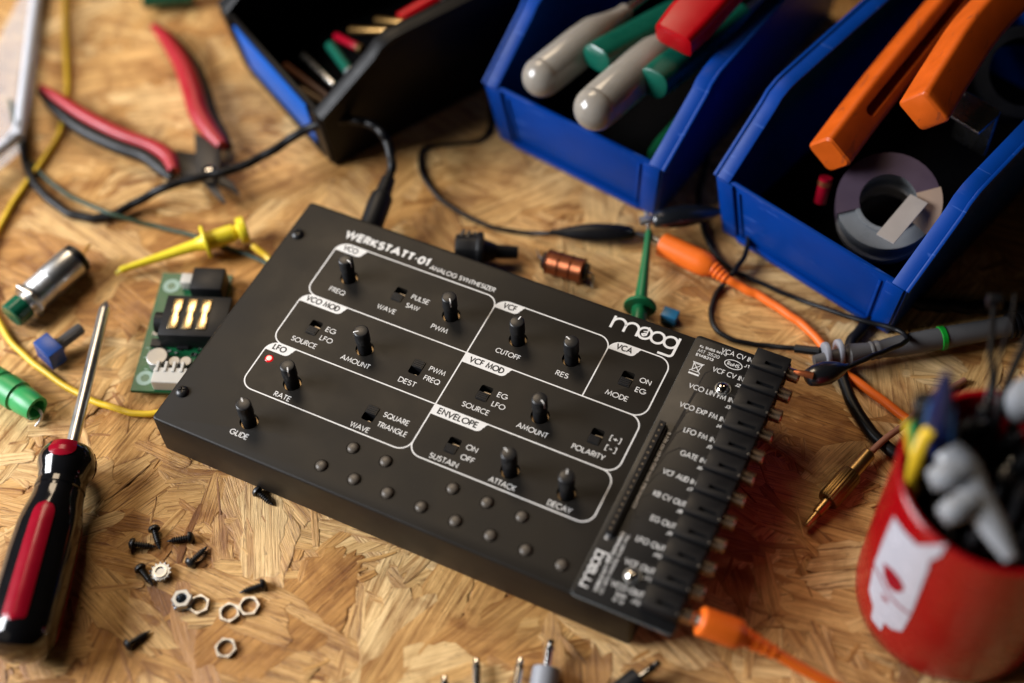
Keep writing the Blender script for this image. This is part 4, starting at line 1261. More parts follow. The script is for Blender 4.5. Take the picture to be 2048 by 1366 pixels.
# black pot behind the synthesizer
t = thing('potentiometer', 'black rotary potentiometer with a short shaft behind the synthesizer', 'potentiometer', at(950, 500))
a, b = at(915, 500, 6), at(1036, 505, 4)
d = b - a
L = d.length
MB().lathe([(0, 4.5), (0.5, 6.6), (6, 7.2), (9, 7.2), (9.2, 8.0), (11.5, 8.0), (12, 5.0), (15, 4.0), (17, 3.2)], a - d * 0.05, d, 10, start=0.3).build('body', M['black'], t, bevel=0.4)
MB().lathe([(14, 3.0), (L, 2.6)], a, d, 20).build('shaft', M['rubber'], t)
for k in range(3):
    MB().box(a + d.normalized() * (2.5 + 2.2 * k) + Vector((-1.5, 3.0, 7.0 - k * 0.6)), (1.4, 3.5, 0.5)).build('lug', M['darksteel'], t)
# coil
t = thing('coil', 'small copper wound coil with three windings and black ends', 'inductor', at(1130, 528))
a, b = at(1086, 520, 4.2), at(1176, 545, 4.2)
d = b - a
L = d.length
MB().lathe([(0, 3.0), (0.3, 3.6), (3.0, 3.6), (3.2, 2.2), (L - 3.2, 2.2), (L - 3.0, 3.6), (L - 0.3, 3.6), (L, 3.0)], a, d, 24).build('former', M['black'], t)
for i in range(3):
    o = L * (0.24 + 0.26 * i)
    pr = [(o - 2.5, 2.4), (o - 2.4, 4.9)]
    pr += [(o - 2.2 + 0.28 * k, 4.9 + 0.12 * (k % 2)) for k in range(16)]
    pr += [(o + 2.4, 4.9), (o + 2.5, 2.4)]
    MB().lathe(pr, a, d, 24).build('winding', M['copper'], t)
for i in range(4):
    o = L * (0.11 + 0.26 * i)
    MB().lathe([(o - 0.5, 4.6), (o, 5.4), (o + 0.5, 4.6)], a, d, 22).build('spacer', M['coppercore'], t)
MB().tube([tuple(b), tuple(at(1186, 552, 3)), tuple(at(1184, 575, T0 + .5))], 0.45, 8, 5).tube([tuple(a), tuple(at(1078, 512, 3)), tuple(at(1074, 500, T0 + .5))], 0.45, 8, 5).build('lead_wire', M['nickel'], t)
# green hook clip
t = thing('hook_clip', 'green hook test clip standing its nose toward the middle bin', 'test clip', at(1285, 560))
hook_clip(t, at(1298, 462, 7.0), at(1280, 614, 5.6), at(1270, 690, 5.6), M['green'], 3.4, 6.5)
MB().tube([at(1298, 464, 7.0), at(1295, 440, 7.6), at(1292, 424, 7.8)], 0.8, 10, 5).build('pin', M['nickel'], t)
# little blue capacitor
a = at(1340, 630, 2)
t = tag(MB().prism([(a.x - 3.2, a.y - 2.4), (a.x + 3.2, a.y - 2.4), (a.x + 3.2, a.y + 2.4), (a.x - 3.2, a.y + 2.4)], T0, T0 + 5).build('box_capacitor', M['teablue'], bevel=0.3), 'tiny light blue box capacitor by the green hook clip', 'capacitor')

# probe
t = thing('probe', 'grey oscilloscope probe with a green band lying right of the synthesizer', 'probe', at(1700, 700))
a, b = at(1628, 722, 5.2), at(2110, 636, 6.0)
d = b - a
L = d.length
e = at(1690, 705, 5.2) - a
l1 = e.length
prp = [(0, 2.2), (l1 * 0.55, 2.9), (l1, 3.2), (l1 + 1, 4.2), (l1 + 3, 4.0), (l1 + 9, 3.3), (l1 + 9.5, 3.7), (l1 + 10.2, 3.7), (l1 + 10.7, 3.3), (l1 + 12, 3.7), (l1 + 12.7, 3.7), (l1 + 13.2, 3.4), (l1 + 20, 4.1), (L * 0.55, 4.3), (L, 3.8)]
pb = MB().lathe(prp, a, d, 28).build('body', M['grey'], t, smooth=45)
for s in (at(1652, 712, 5.2), at(1678, 706, 5.2)):
    MB().lathe([(-1.0, 3.0), (-0.9, 6.2), (0.9, 6.2), (1.0, 3.0)], s, d, 28, sx=0.8).build('finger_guard', M['greylight'], t, bevel=0.35)
g = at(1884, 676, 6)
g = a + d * ((g - a).dot(d) / d.dot(d))
MB().lathe([(-1.1, 4.2), (-0.9, 4.7), (0.9, 4.7), (1.1, 4.2)], g, d, 28).build('colour_band', M['greenneon'], t)
pr = []
for i in range(9):
    pr += [(i * 2.2, 4.2), (i * 2.2 + 0.2, 4.9), (i * 2.2 + 1.3, 4.9), (i * 2.2 + 1.5, 4.2)]
g = a + d * 0.80
MB().lathe(pr, g, d, 24).build('ribbed_relief', M['rubber'], t)

# brass plug with brown wire
t = thing('brass_plug', 'knurled brass plug on a brown wire lying in front of the red mug', 'plug', at(1670, 980))
a, b = at(1612, 1052, T0 + 2.5), at(1740, 905, 3.5)
d = b - a
L = d.length
MB().lathe([(0, 0.7), (1, 1.1), (L * 0.16, 1.2), (L * 0.17, 1.9), (L * 0.34, 2.0)], a, d, 20).build('pin', M['brass'], t)
MB().lathe([(L * 0.33, 3.8), (L * 0.35, 4.2), (L * 0.68, 4.2), (L * 0.71, 3.6)], a, d, 60, shape=lambda th, q: 1 - 0.05 * (math.cos(20 * th) > 0)).build('knurled_grip', M['brassdark'], t)
MB().lathe([(L * 0.70, 2.8), (L * 0.98, 2.6), (L, 1.8)], a, d, 24).build('sleeve', M['brass'], t)
MB().tube([tuple(a + d * 0.97)] + path([(1770, 878, 3), (1805, 852, 2), (1840, 820, 0), (1880, 790, T0 + 1.2), (1930, 760, T0 + 1.2)]), 1.25, 12, 8).build('wire', M['brownwire'], t, smooth=60)

# plugs coming in at the bottom edge
def bottom_plug(px, px2, body, col, r, label, tip=T0 + 3.0):
    a, b = at(*px, tip), at(*px2, T0 + 3.4)
    t = thing('jack_plug', label, 'jack plug', a, None, 'jack plugs at the bottom edge')
    d = b - a
    L = d.length
    MB().lathe([(0, 0.7), (0.35, 1.25), (1.5, 1.35), (1.9, 0.95), (2.2, 1.3), (2.4, 1.5), (2.9, 1.5)], a, d, 22).build('tip', M['chrome'], t, smooth=40)
    MB().lathe([(2.9, 1.5), (3.5, 1.5)], a, d, 22).build('insulator', M['hole'], t)
    MB().lathe([(3.5, 1.5), (L * body + 1, 1.5)], a, d, 22).build('shaft', M['chrome'], t, smooth=40)
    MB().lathe([(L * body, r * 0.9), (L * body + 0.4, r), (L * body + 18, r * 1.05), (L * body + 19, r * 0.8)], a, d, 26).build('grip', col, t)
    return t
bottom_plug((1103, 1279), (1088, 1372), 0.62, M['greylight'], 4.7, 'metal jack plug with a light grey grip at the bottom edge', 4)
bottom_plug((1042, 1317), (1027, 1400), 1.0, M['black'], 4.5, 'bare metal jack plug tip directly left of the grey gripped plug')
bottom_plug((953, 1318), (955, 1410), 1.0, M['black'], 4.5, 'bare metal jack plug tip, second from the left at the bottom edge')
bottom_plug((889, 1353), (893, 1440), 1.0, M['black'], 4.5, 'metal jack plug tip barely showing, leftmost at the bottom edge')
bottom_plug((1321, 1324), (1255, 1376), 0.62, M['black'], 4.2, 'metal jack plug with a black grip pointing right at the bottom edge', 4)

# ------------------------------------------------------------------ storage bins
def bin_box(name, label, front_mid, e, shell, frontm, group=None, bead=None):
    e = Vector((e[0], e[1], 0)).normalized()
    y = Vector((-e.y, e.x, 0))
    R = Matrix((e, y, Vector((0, 0, 1)))).transposed()
    t = thing(name, label, 'storage bin', (front_mid[0], front_mid[1], T0), R, group)
    HT, LIP, LEN, HW = 57.5, 34.0, 150.0, 39.3
    def warp(mb):
        for q in mb.v:
            q.x *= 1 + 0.1 * min(q.z, LIP + 6) / LIP
        return mb
    prof = [(-0.2, 0), (-4.0, LIP), (24, HT - 5.5), (27.5, HT - 2), (33, HT - 0.2), (38, HT), (LEN, HT), (LEN, 0)]
    for sx in (-1, 1):
        m = MB()
        F = Matrix(((0, 0, 1, 0), (1, 0, 0, 0), (0, 1, 0, 0), (0, 0, 0, 1)))
        m.prism(prof, sx * HW - 0.9, sx * HW + 0.9, F)
        w = warp(m).build('side_wall', shell, t, local=True, bevel=0.25, seg=2, angle=40)
        # flange: a strip along the sloping front edge and the top, turned inwards, with a bead outside
        rim = MB()
        for wd, off, th in ((6.0, -2.6 * sx, 1.5), (1.6, 1.2 * sx, 2.6)):
            pts = [(-4.0, LIP - 0.5), (24, HT - 5.5), (27.5, HT - 2), (33, HT - 0.2), (38, HT), (LEN, HT)]
            rings = []
            for i, (py, pz) in enumerate(pts):
                a = pts[max(0, i - 1)]
                b = pts[min(len(pts) - 1, i + 1)]
                d = Vector((b[0] - a[0], b[1] - a[1])).normalized()
                n = Vector((-d.y, d.x))
                xc = sx * HW * (1 + 0.1 * min(pz, LIP + 6) / LIP) + off
                rings.append([Vector((xc - wd / 2, py + n.x * th * 0.5, pz + n.y * th * 0.5)), Vector((xc + wd / 2, py + n.x * th * 0.5, pz + n.y * th * 0.5)),
                              Vector((xc + wd / 2, py - n.x * th * 0.5, pz - n.y * th * 0.5)), Vector((xc - wd / 2, py - n.x * th * 0.5, pz - n.y * th * 0.5))])
            rim.rings(rings)
        rim.build('rim', bead or shell, w, local=True, bevel=0.35, seg=2, angle=50)
        # inner step beside the flange
        st = MB()
        st.prism([(2, 4), (-1.6, LIP - 2), (26, HT - 8), (36, HT - 3.5), (LEN - 2, HT - 3.5), (LEN - 2, 4)], sx * (HW - 1.7), sx * (HW - 1.0), F)
        warp(st).build('inner_wall', shell, w, local=True)
    def lean(m):
        for q in m.v:
            q.y += -3.8 * q.z / LIP
        return warp(m)
    f = MB()
    f.box((0, 1.1, LIP / 2), (2 * HW - 1.9, 2.0, LIP))
    f = lean(f).build('front_wall', shell, t, local=True, bevel=0.3, seg=2)
    p = MB()
    for sx in (-1, 1):
        p.box((sx * (HW - 3.6), -0.5, LIP / 2 + 0.6), (7.0, 1.6, LIP - 1.8))
        p.box((sx * (HW - 9.2), -0.2, LIP / 2 - 0.4), (1.2, 1.0, LIP - 5.0))
    p.box((0, -0.75, 2.2), (2 * HW - 14.5, 1.8, 3.4))
    lean(p).build('front_rib', shell, f, local=True, bevel=0.35, seg=2)
    if frontm is not None:
        q = MB().box((-1, -0.55, LIP / 2 + 1.5), (2 * HW - 21, 0.9, LIP - 9))
        lean(q).build('front_label', frontm, t, local=True, bevel=0.2)
    b = MB().box((0, LEN / 2, 1.3), (2 * HW - 2.0, LEN - 1.5, 2.0)).build('floor', shell, t, local=True)
    MB().box((0, LEN / 2 + 0.5, 2.9), (2 * HW - 3.0, LEN - 5, 1.2)).build('shade_sheet', M['binshade'], t, local=True, bevel=0.2)  # added dark sheet over the floor, painting in the bin's inner shade
    b = MB().box((0, LEN - 1.0, HT / 2), (2 * HW - 2.0, 1.8, HT - 1))
    warp(b).build('back_wall', shell, t, local=True, bevel=0.2)
    return t, R
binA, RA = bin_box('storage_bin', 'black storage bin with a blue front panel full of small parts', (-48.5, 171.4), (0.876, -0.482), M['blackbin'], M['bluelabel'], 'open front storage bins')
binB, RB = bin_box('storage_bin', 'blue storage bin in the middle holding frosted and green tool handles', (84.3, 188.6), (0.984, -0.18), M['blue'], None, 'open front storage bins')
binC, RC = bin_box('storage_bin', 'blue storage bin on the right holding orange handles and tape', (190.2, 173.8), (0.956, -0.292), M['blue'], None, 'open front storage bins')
def inb(bin_, x, y, z):
    return WORLD_OF[bin_] @ Vector((x, y, z))

# handles in the middle bin
def round_handle(name, label, cat, end, far, r, m, taper=True, grp=None, dome=1.0):
    a, b = Vector(end), Vector(far)
    d = b - a
    L = d.length
    t = thing(name, label, cat, a, None, grp)
    pr = [(-r * dome * math.cos(math.radians(k)), r * math.sin(math.radians(k))) for k in range(4, 91, 8)]
    pr += [(0.4, r), (0.8, r * 0.985), (1.1, r), (L * 0.45, r * 1.02), (L * 0.62, r * 0.97)]
    if taper:
        pr += [(L * 0.80, r * 0.62), (L * 0.92, r * 0.42), (L, r * 0.40)]
    else:
        pr += [(L, r * 0.95)]
    MB().lathe(pr, a, d, 36).build('handle', m, t, smooth=60)
    MB().lathe([(L * 0.98, r * 0.25), (L + 45, r * 0.22)], a, d, 16).build('blade', M['steel'], t)
    return t
e1 = at(1086, 153, 44)
d1 = (inb(binB, -2, 140, 46) - e1).normalized()
round_handle('screwdriver', 'screwdriver with a frosted grey round handle, against the left wall of the middle bin', 'screwdriver', e1, e1 + d1 * 52, 8.6, M['frosted'], True)
e2 = at(1193, 216, 47)
d2 = (inb(binB, 20, 140, 42) - e2).normalized()
round_handle('screwdriver', 'screwdriver with a frosted grey round handle jutting over the lip of the middle bin', 'screwdriver', e2, e2 + d2 * 64, 9.2, M['frosted'], True)
e3 = at(1190, 118, 50)
d3 = (inb(binB, 12, 140, 18) - e3).normalized()
def flat_handle(name, label, cat, end, far, w, h_, m, bend=0.0, rnd=2.5):
    a, b = Vector(end), Vector(far)
    t = thing(name, label, cat, a)
    d, s_, u_ = basis(b - a)
    L = (b - a).length
    R = []
    n = 14
    sec = rrect(-w / 2, -h_ / 2, w / 2, h_ / 2, min(rnd, w / 2.2, h_ / 2.2), 4)
    for i in range(n + 1):
        q = i / n
        k = 1.0 if i > 1 else (0.90 if i == 1 else 0.72)
        c = a + d * (L * q if i > 1 else (0.6 * i)) + u_ * (bend * math.sin(q * math.pi / 2) ** 2)
        R.append([c + s_ * x * k + u_ * y * k for x, y in sec])
    MB().rings(R).build('handle', m, t, smooth=50)
    return t
def tool(tp, end, far, m=None):
    a, b = Vector(end), Vector(far)
    MB().lathe([(0, 2.4), (20, 1.8), (45, 1.2)], b, b - a, 14).build('blade', M['darksteel'], tp)
t = flat_handle('pliers', 'pliers with a teal green grip between the two frosted handles', 'pliers', e3, e3 + d3 * 56, 15, 11, M['teal'], 2, 5)
tool(t, e3, e3 + d3 * 61)
e4 = at(1303, 168, 50)
d4 = (inb(binB, 26, 140, 26) - e4).normalized()
t = flat_handle('pliers', 'pliers with a teal green grip below the red handle in the middle bin', 'pliers', e4, e4 + d4 * 66, 15, 13, M['teal'], 2, 5.5)
tool(t, e4, e4 + d4 * 65)
e5 = at(1345, 82, 62)
d5 = (at(1500, -90, 70) - e5).normalized()
t = flat_handle('cutter', 'bright red boxy tool handle resting on the right wall of the middle bin', 'cutter', e5, e5 + d5 * 75, 19, 12, M['redbin'], 0, 3)
tool(t, e5, e5 + d5 * 74)
e6 = inb(binB, 31, 6, 12)
t = flat_handle('box', 'dark green block at the bottom right of the middle bin', 'box', inb(binB, 31, 12, 14), inb(binB, 31, 60, 14), 9, 17, M['green'], 0, 1.2)

# right bin
def bar_handle(name, label, pts, w, h_, m, slot=None, up=None):
    """boxy handle swept through pts, its end face toward the viewer"""
    P = [Vector(p) for p in spline([tuple(p) for p in pts], 8)]
    t = thing(name, label, 'hand tool', P[0])
    sec = rrect(-w / 2, -h_ / 2, w / 2, h_ / 2, 2.4, 5)
    R = []
    prev = None
    for i, c in enumerate(P):
        d = (P[min(len(P) - 1, i + 1)] - P[max(0, i - 1)])
        dd_, s_, u_ = basis(d, up)
        k = 0.88 if i == 0 else 1
        if i == 0:
            R.append([c - dd_ * 0.9 + s_ * x * k + u_ * y * k for x, y in sec])
        R.append([c + s_ * x + u_ * y for x, y in sec])
    o = MB().rings(R).build('handle', m, t, smooth=50)
    if slot:
        i0, i1, sw = slot
        c = (P[i0] + P[i1]) / 2
        dd_, s_, u_ = basis(P[i1] - P[i0], up)
        Rm = Matrix((dd_, s_, u_)).transposed()
        L = (P[i1] - P[i0]).length
        F = Rm.to_4x4()
        F.translation = c
        cut(o, MB().prism(rrect(-L / 2, -sw / 2, L / 2, sw / 2, sw * 0.48, 6), -h_, h_, F))
    MB().tube([tuple(P[-1]), tuple(P[-1] + (P[-1] - P[-2]).normalized() * 40)], 3.0, 12, 3).build('shank', M['darksteel'], t)
    return t
ctr_up = Vector((0.62, -0.22, 0.75))
bar_handle('wire_stripper', 'orange slotted tool handle slanting down into the right bin', [at(1660, 308, 44), at(1745, 195, 46), at(1830, 90, 48), at(1905, 0, 49), at(2000, -115, 50)], 14.5, 13.0, M['orange'], (5, 24, 4.6), ctr_up)
bar_handle('wire_stripper', 'large curved orange tool handle overhanging the right bin at the top right corner', [at(1848, 222, 66), at(1895, 145, 67), at(1955, 55, 68), at(2040, -30, 69), at(2150, -120, 70)], 15.5, 14.5, M['orange'], None, ctr_up)
# tape roll
tc = at(1774, 412, 24)
t = thing('tape_roll', 'roll of clear tape with mauve and white labels tilted in the right bin', 'tape roll', tc)
ta = (Vector((0.02, -0.40, 0.90))).normalized()
MB().lathe([(-5.5, 12.5), (-5.5, 19.3), (5.5, 19.3), (5.5, 12.5)], tc, ta, 56, cap=False).build('tape', M['tape'], t)
MB().lathe([(-6.3, 11.0), (-6.3, 12.7), (6.3, 12.7), (6.3, 11.0)], tc, ta, 56, cap=False).build('core', M['tape'], t)
d0, s0_, u0_ = basis(ta)
def patch(a0, a1, r0, r1, z, m, nm, side=None):
    R = MB()
    n = 18
    top = []
    for i in range(n + 1):
        th = math.radians(a0 + (a1 - a0) * i / n)
        v = s0_ * math.cos(th) + u0_ * math.sin(th)
        top.append((tc + v * r0 + ta * z, tc + v * r1 + ta * z, tc + v * r1 - ta * 6.0))
    vs = [p for q in top for p in q]
    fs = []
    for i in range(n):
        fs += [(3 * i, 3 * i + 1, 3 * i + 4, 3 * i + 3), (3 * i + 1, 3 * i + 2, 3 * i + 5, 3 * i + 4)]
    return R.add(vs, fs).build(nm, m, t)
thb = math.degrees(math.atan2((at(1765, 350, 24) - tc).dot(u0_), (at(1765, 350, 24) - tc).dot(s0_)))
patch(thb - 100, thb + 80, 10.9, 19.9, 6.5, M['purple'], 'mauve_label')
tha = math.degrees(math.atan2((at(1850, 430, 24) - tc).dot(u0_), (at(1850, 430, 24) - tc).dot(s0_)))
patch(tha - 30, tha + 30, 10.9, 20.4, 6.7, M['pinkpaper'], 'beige_label')
for (q0, q1) in (((1770, 478), (1838, 398)),):
    a, b = at(q0[0], q0[1], 32), at(q1[0], q1[1], 33)
    MB().box((a + b) / 2, ((b - a).length, 7.5, 0.6), orient(a, b)).build('paper_tab', M['paper'], t)
# stack under the roll
tc2 = tc - ta * 12 + Vector((0, -2, 0))
t = thing('tape_roll', 'second pale tape roll lying under the labelled one in the right bin', 'tape roll', tc2)
MB().lathe([(-4.5, 12), (-4.5, 18.5), (4.5, 18.5), (4.5, 12)], tc2, ta, 48, cap=False).build('tape', M['paper'], t)
MB().lathe([(-5.2, 18.4), (-5.2, 18.9), (-0.5, 18.9), (-0.5, 18.4)], tc2, ta, 48, cap=False).build('black_band', M['gloss'], t)
a = inb(binC, -28, 24, 22)
t = thing('fuse', 'small copper banded red part in the left corner of the right bin', 'component', a)
b = at(1640, 405, 16)
c = at(1652, 355, 26)
MB().lathe([(0, 2.4), ((c - b).length, 2.6)], b, c - b, 20).build('body', M['redinlay'], t)
MB().lathe([((c - b).length * 0.7, 2.75), ((c - b).length * 0.88, 2.75)], b, c - b, 20).build('band', M['copper'], t)
a = at(1945, 262, 40)
t = thing('bracket', 'bent grey metal bracket behind the tape rolls in the right bin', 'bracket', a)
bk = MB().box(a + Vector((0, 4, 0)), (16, 2, 24), Matrix.Rotation(-0.35, 3, 'Z')).box(a + Vector((-2, -3, 11.2)), (16, 14, 1.6), Matrix.Rotation(-0.35, 3, 'Z'))
bk.build('plate', M['steel'], t, bevel=0.4)
a = at(1990, 150, 40)
t = tag(MB().lathe([(-6, 14), (-6, 19), (6, 19), (6, 14)], at(2040, 150, 36), (0.2, -0.5, 0.8), 40, cap=False).build('cable_coil', M['rubber'], smooth=40), 'black ring shaped coil in shadow at the back of the right bin', 'coil')

# parts in the black bin
def rod(name, label, cat, p, q, r, m, part='body', caps=None):
    a, b = Vector(p), Vector(q)
    t = thing(name, label, cat, a)
    L = (b - a).length
    MB().lathe([(0, r * 0.8), (0.5, r), (L - 0.5, r), (L, r * 0.8)], a, b - a, 18).build(part, m, t)
    if caps:
        MB().lathe([(L * 0.9, r * 1.15), (L * 1.04, r * 1.15)], a, b - a, 18).build('end_cap', caps, t)
    return t
rod('stick', 'brown stick lying nearest the front of the black bin', 'stick', at(570, 130, 15), at(668, 205, 19), 1.6, M['brownrod'])
rod('stick', 'beige stick beside the brown one in the black bin', 'stick', at(602, 178, 15), at(676, 222, 18), 1.4, M['beige'])
rod('marker', 'grey metal pen in the black bin with a shiny end', 'pen', at(606, 110, 17), at(676, 178, 22), 1.5, M['steel'], 'body', M['chrome'])
rod('marker', 'dark teal pen in the black bin, right of the grey one', 'pen', at(660, 90, 19), at(704, 150, 23), 2.4, M['teal'], 'body', M['zinc'])
rod('jack_plug', 'brass jack plug with red sleeve deeper in the black bin', 'jack plug', at(672, 72, 21), at(722, 98, 27), 1.7, M['redinlay'], 'sleeve', M['brass'])
rod('jack_plug', 'brass jack plug shining near the wall of the black bin', 'jack plug', at(700, 60, 23), at(775, 62, 31), 1.6, M['brassdark'], 'sleeve', M['brass'])
rod('jack_plug', 'brass jack plug farthest back against the wall of the black bin', 'jack plug', at(752, 40, 25), at(815, 46, 32), 1.6, M['brassdark'], 'sleeve', M['brass'])
rod('marker', 'red part with a pale tip at the back of the black bin', 'marker', at(800, 40, 27), at(885, -10, 31), 3.2, M['redbin'], 'body', M['paper'])
rod('screwdriver', 'dark green handled driver at the far back edge of the bench', 'screwdriver', at(285, -6, 6), at(385, -16, 6), 5.5, M['greencap'])

# ------------------------------------------------------------------ clear box at the top left
cx = at(45, 262, 9)
t = thing('plastic_box', 'frosted clear plastic box with a thick white rim at the top left corner', 'plastic box', (cx.x, cx.y, T0))
k0, k1, k2 = at(73, -10, 10), at(38, 268, 10), at(-30, 322, 10)
def offs(p, q, o):
    d = (q - p).normalized()
    return Vector((-d.y, d.x, 0)) * o
far0 = k0 + (k0 - k1).normalized() * 60
far2 = k2 + (k2 - k1).normalized() * 60
def rcorner(z, o):
    a, b = offs(far0, k1, o), offs(k1, far2, o)
    v1, v2 = (far0 - k1).normalized(), (far2 - k1).normalized()
    rr = 9.0
    pts = [far0]
    for i in range(7):
        q = i / 6
        pts.append(k1 + v1 * rr * (1 - q) ** 2 + v2 * rr * q ** 2)
    pts.append(far2)
    c = (far0 + far2) / 2
    return [Vector((p.x, p.y, z)) + (c - p).normalized() * o for p in pts]
rim = rcorner(10, 0)
MB().tube([tuple(p) for p in rim], 2.6, 14, 3).build('rim', M['clearrim'], t, smooth=60)
def wall(o0, o1, z0, z1):
    a, b, c, d = rcorner(z0, o0), rcorner(z1, o0), rcorner(z1, o1), rcorner(z0, o1)
    return MB().rings([[a[i], b[i], c[i], d[i]] for i in range(len(a))])
wall(1.2, 2.4, T0 + 1.7, 9.5).build('wall', M['clear'], t, smooth=50)
fl = rcorner(T0 + 0.5, 2.0)
MB().prism([(p.x, p.y) for p in fl], T0 + 0.3, T0 + 1.6).build('base', M['clear'], t)

# ------------------------------------------------------------------ red mug and what stands in it
MC, MR, MH = Vector((279.8, 61.5, 0)), 32.0, 81.0
t = thing('mug', 'red enamel mug with a white sticker, full of wires and parts', 'mug', (MC.x, MC.y, T0))
MB().lathe([(T0, MR - 4), (T0 + 0.3, MR - 2.6), (2.5, MR - 0.5), (8, MR + 0.1), (40, MR), (MH - 2.5, MR - 0.4), (MH - 0.6, MR - 0.3), (MH, MR - 1.0), (MH - 0.3, MR - 2.1), (MH - 3, MR - 2.8), (6, MR - 3), (5, MR - 6), (5, 0.01)], MC, (0, 0, 1), 96).build('body', M['redcup'], t, smooth=40)
def on_mug(u, v, off=0.12):
    d = ray(u, v)
    o = CC - MC
    R = MR + off
    a = d.x ** 2 + d.y ** 2
    b = 2 * (o.x * d.x + o.y * d.y)
    c = o.x ** 2 + o.y ** 2 - R * R
    k = (-b - math.sqrt(max(0, b * b - 4 * a * c))) / (2 * a)
    p = CC + d * k
    th = math.atan2(p.y - MC.y, p.x - MC.x)
    return th, p.z
Z9 = lambda u, v: (1600 + u / 2.051, 700 + v / 2.051)
def sticker(poly, off, m, nm, parent, sub=1.0):
    """flat shape bent round the mug; poly in photo pixels"""
    q = [on_mug(u, v, off) for u, v in poly]
    me = bmesh.new()
    vs = [me.verts.new((th * MR, z, 0)) for th, z in q]
    f = me.faces.new(vs)
    bmesh.ops.triangulate(me, faces=me.faces[:])
    for _ in range(8):
        ed = [e for e in me.edges if e.calc_length() > 2.4]
        if ed:
            bmesh.ops.subdivide_edges(me, edges=ed, cuts=1, use_grid_fill=False)
            bmesh.ops.triangulate(me, faces=[f for f in me.faces if len(f.verts) > 3])
    me.verts.index_update()
    V_ = [Vector((MC.x + (MR + off) * math.cos(v.co.x / MR), MC.y + (MR + off) * math.sin(v.co.x / MR), v.co.y)) for v in me.verts]
    F_ = [[v.index for v in f.verts] for f in me.faces]
    me.free()
    o = MB().add(V_, F_).build(nm, m, parent, smooth=80)
    return o
stk = sticker([Z9(*p) for p in [(385, 682), (455, 775), (480, 800), (600, 796), (575, 845), (528, 868), (528, 890), (455, 1085), (418, 1155), (375, 1145), (345, 1118), (332, 1152), (292, 1100), (300, 1050), (283, 985), (303, 880), (345, 770)]], 0.22, M['sticker'], 'sticker', t)
sticker([Z9(*p) for p in [(343, 872), (378, 900), (408, 936), (426, 972), (420, 992), (392, 994), (362, 970), (344, 925)]], 0.36, M['redinlay'], 'red_crescent', stk)
lp = [on_mug(*Z9(*p), 0.36) for p in spline([(300, 878), (322, 922), (350, 978), (385, 1028), (420, 1062), (454, 1085)], 6)]
sv = []
for th, z in lp:
    for dz in (-0.55, 0.55):
        sv.append(Vector((MC.x + (MR + 0.36) * math.cos(th), MC.y + (MR + 0.36) * math.sin(th), z + dz)))
MB().add(sv, [(2 * i, 2 * i + 1, 2 * i + 3, 2 * i + 2) for i in range(len(lp) - 1)]).build('red_line', M['redinlay'], stk, smooth=80)
for (x0, y0) in ((336, 996), (348, 1012), (352, 1024), (338, 1012)):
    sticker([Z9(x0, y0), Z9(x0 + 11, y0 + 9), Z9(x0 + 9, y0 + 17), Z9(x0 - 2, y0 + 8)], 0.3, M['redinlay'], 'red_mark', stk)

def into_mug(p, depth=60, toward=0.0):
    """foot of a stick that leaves the mug at p"""
    v = Vector((p[0] - MC.x, p[1] - MC.y, 0))
    return Vector((MC.x, MC.y, 12)) + v * toward
p = at(1852, 800, 98)
rod('tube', 'black open tube leaning at the left rim of the red mug', 'tube', into_mug(p, toward=0.55), p, 3.6, M['black'])
tip = at(1896, 738, 122)
foot = into_mug(tip, toward=0.5)
t = thing('pen', 'dark blue pointed pen standing up in the red mug', 'pen', foot)
d = tip - foot
L = d.length
MB().lathe([(0, 3.6), (L * 0.62, 4.2), (L * 0.86, 3.3), (L * 0.95, 2.0), (L, 0.5)], foot, d, 24, sx=1.0, sy=0.55).build('barrel', M['bluepen'], t, smooth=60)
for sx in (-1, 1):
    s_ = basis(d)[1]
    MB().tube([tuple(foot + d * 0.5 + s_ * 4.2 * sx), tuple(foot + d * 0.62 + s_ * 4.3 * sx), tuple(foot + d * 0.84 + s_ * 3.3 * sx)], 0.8, 10, 6).build('edge_strip', M['bluerim'], t)
a, b = at(1818, 842, 90), at(1820, 965, 62)
t = thing('ribbon', 'yellow and green flat wire bent over the left rim of the red mug', 'wire', a)
MB().tube([at(1817, 840, 90), at(1822, 880, 86), at(1828, 920, 80), (257, 62, 62), (262, 60, 40)], 1.8, 12, 6, flat=0.35).build('yellow_wire', M['yellow'], t)
MB().tube([at(1828, 845, 91), at(1829, 880, 87), at(1832, 915, 81), (259, 62, 62)], 1.4, 12, 6, flat=0.35).build('green_wire', M['greenbright'], t)
t = thing('ribbon', 'yellow flat wire curling beside the dark blue pen in the red mug', 'wire', at(1866, 855, 93))
MB().tube([at(1868, 852, 94), at(1850, 872, 92), at(1835, 910, 88), at(1826, 950, 82), at(1822, 985, 74), (255, 55, 52)], 2.0, 12, 6, flat=0.35).build('yellow_wire', M['yellow'], t)
# white cable clamp
t = thing('cable_clamp', 'blurred white plastic clamp with two lobes lying across the mug opening', 'clamp', at(1930, 980, 96))
MB().tube([tuple(at(1896, 900, 94)) + (4.6,), tuple(at(1925, 940, 93)) + (5.6,), tuple(at(1955, 1000, 92)) + (4.8,), tuple(at(1990, 1060, 91)) + (4.0,), tuple(at(2022, 1118, 90)) + (2.0,)], 1, 16, 8, flat=0.6).build('arm', M['whitecool'], t, smooth=60)
MB().tube([tuple(at(1930, 940, 95)) + (3.6,), tuple(at(1890, 952, 95)) + (4.4,), tuple(at(1860, 962, 94)) + (3.0,)], 1, 14, 8, flat=0.75).build('lobe', M['whitecool'], t, smooth=60)
MB().tube([tuple(at(1945, 1000, 94)) + (3.4,), tuple(at(1908, 1020, 94)) + (4.0,), tuple(at(1884, 1034, 93)) + (2.8,)], 1, 14, 8, flat=0.75).build('lobe', M['whitecool'], t, smooth=60)
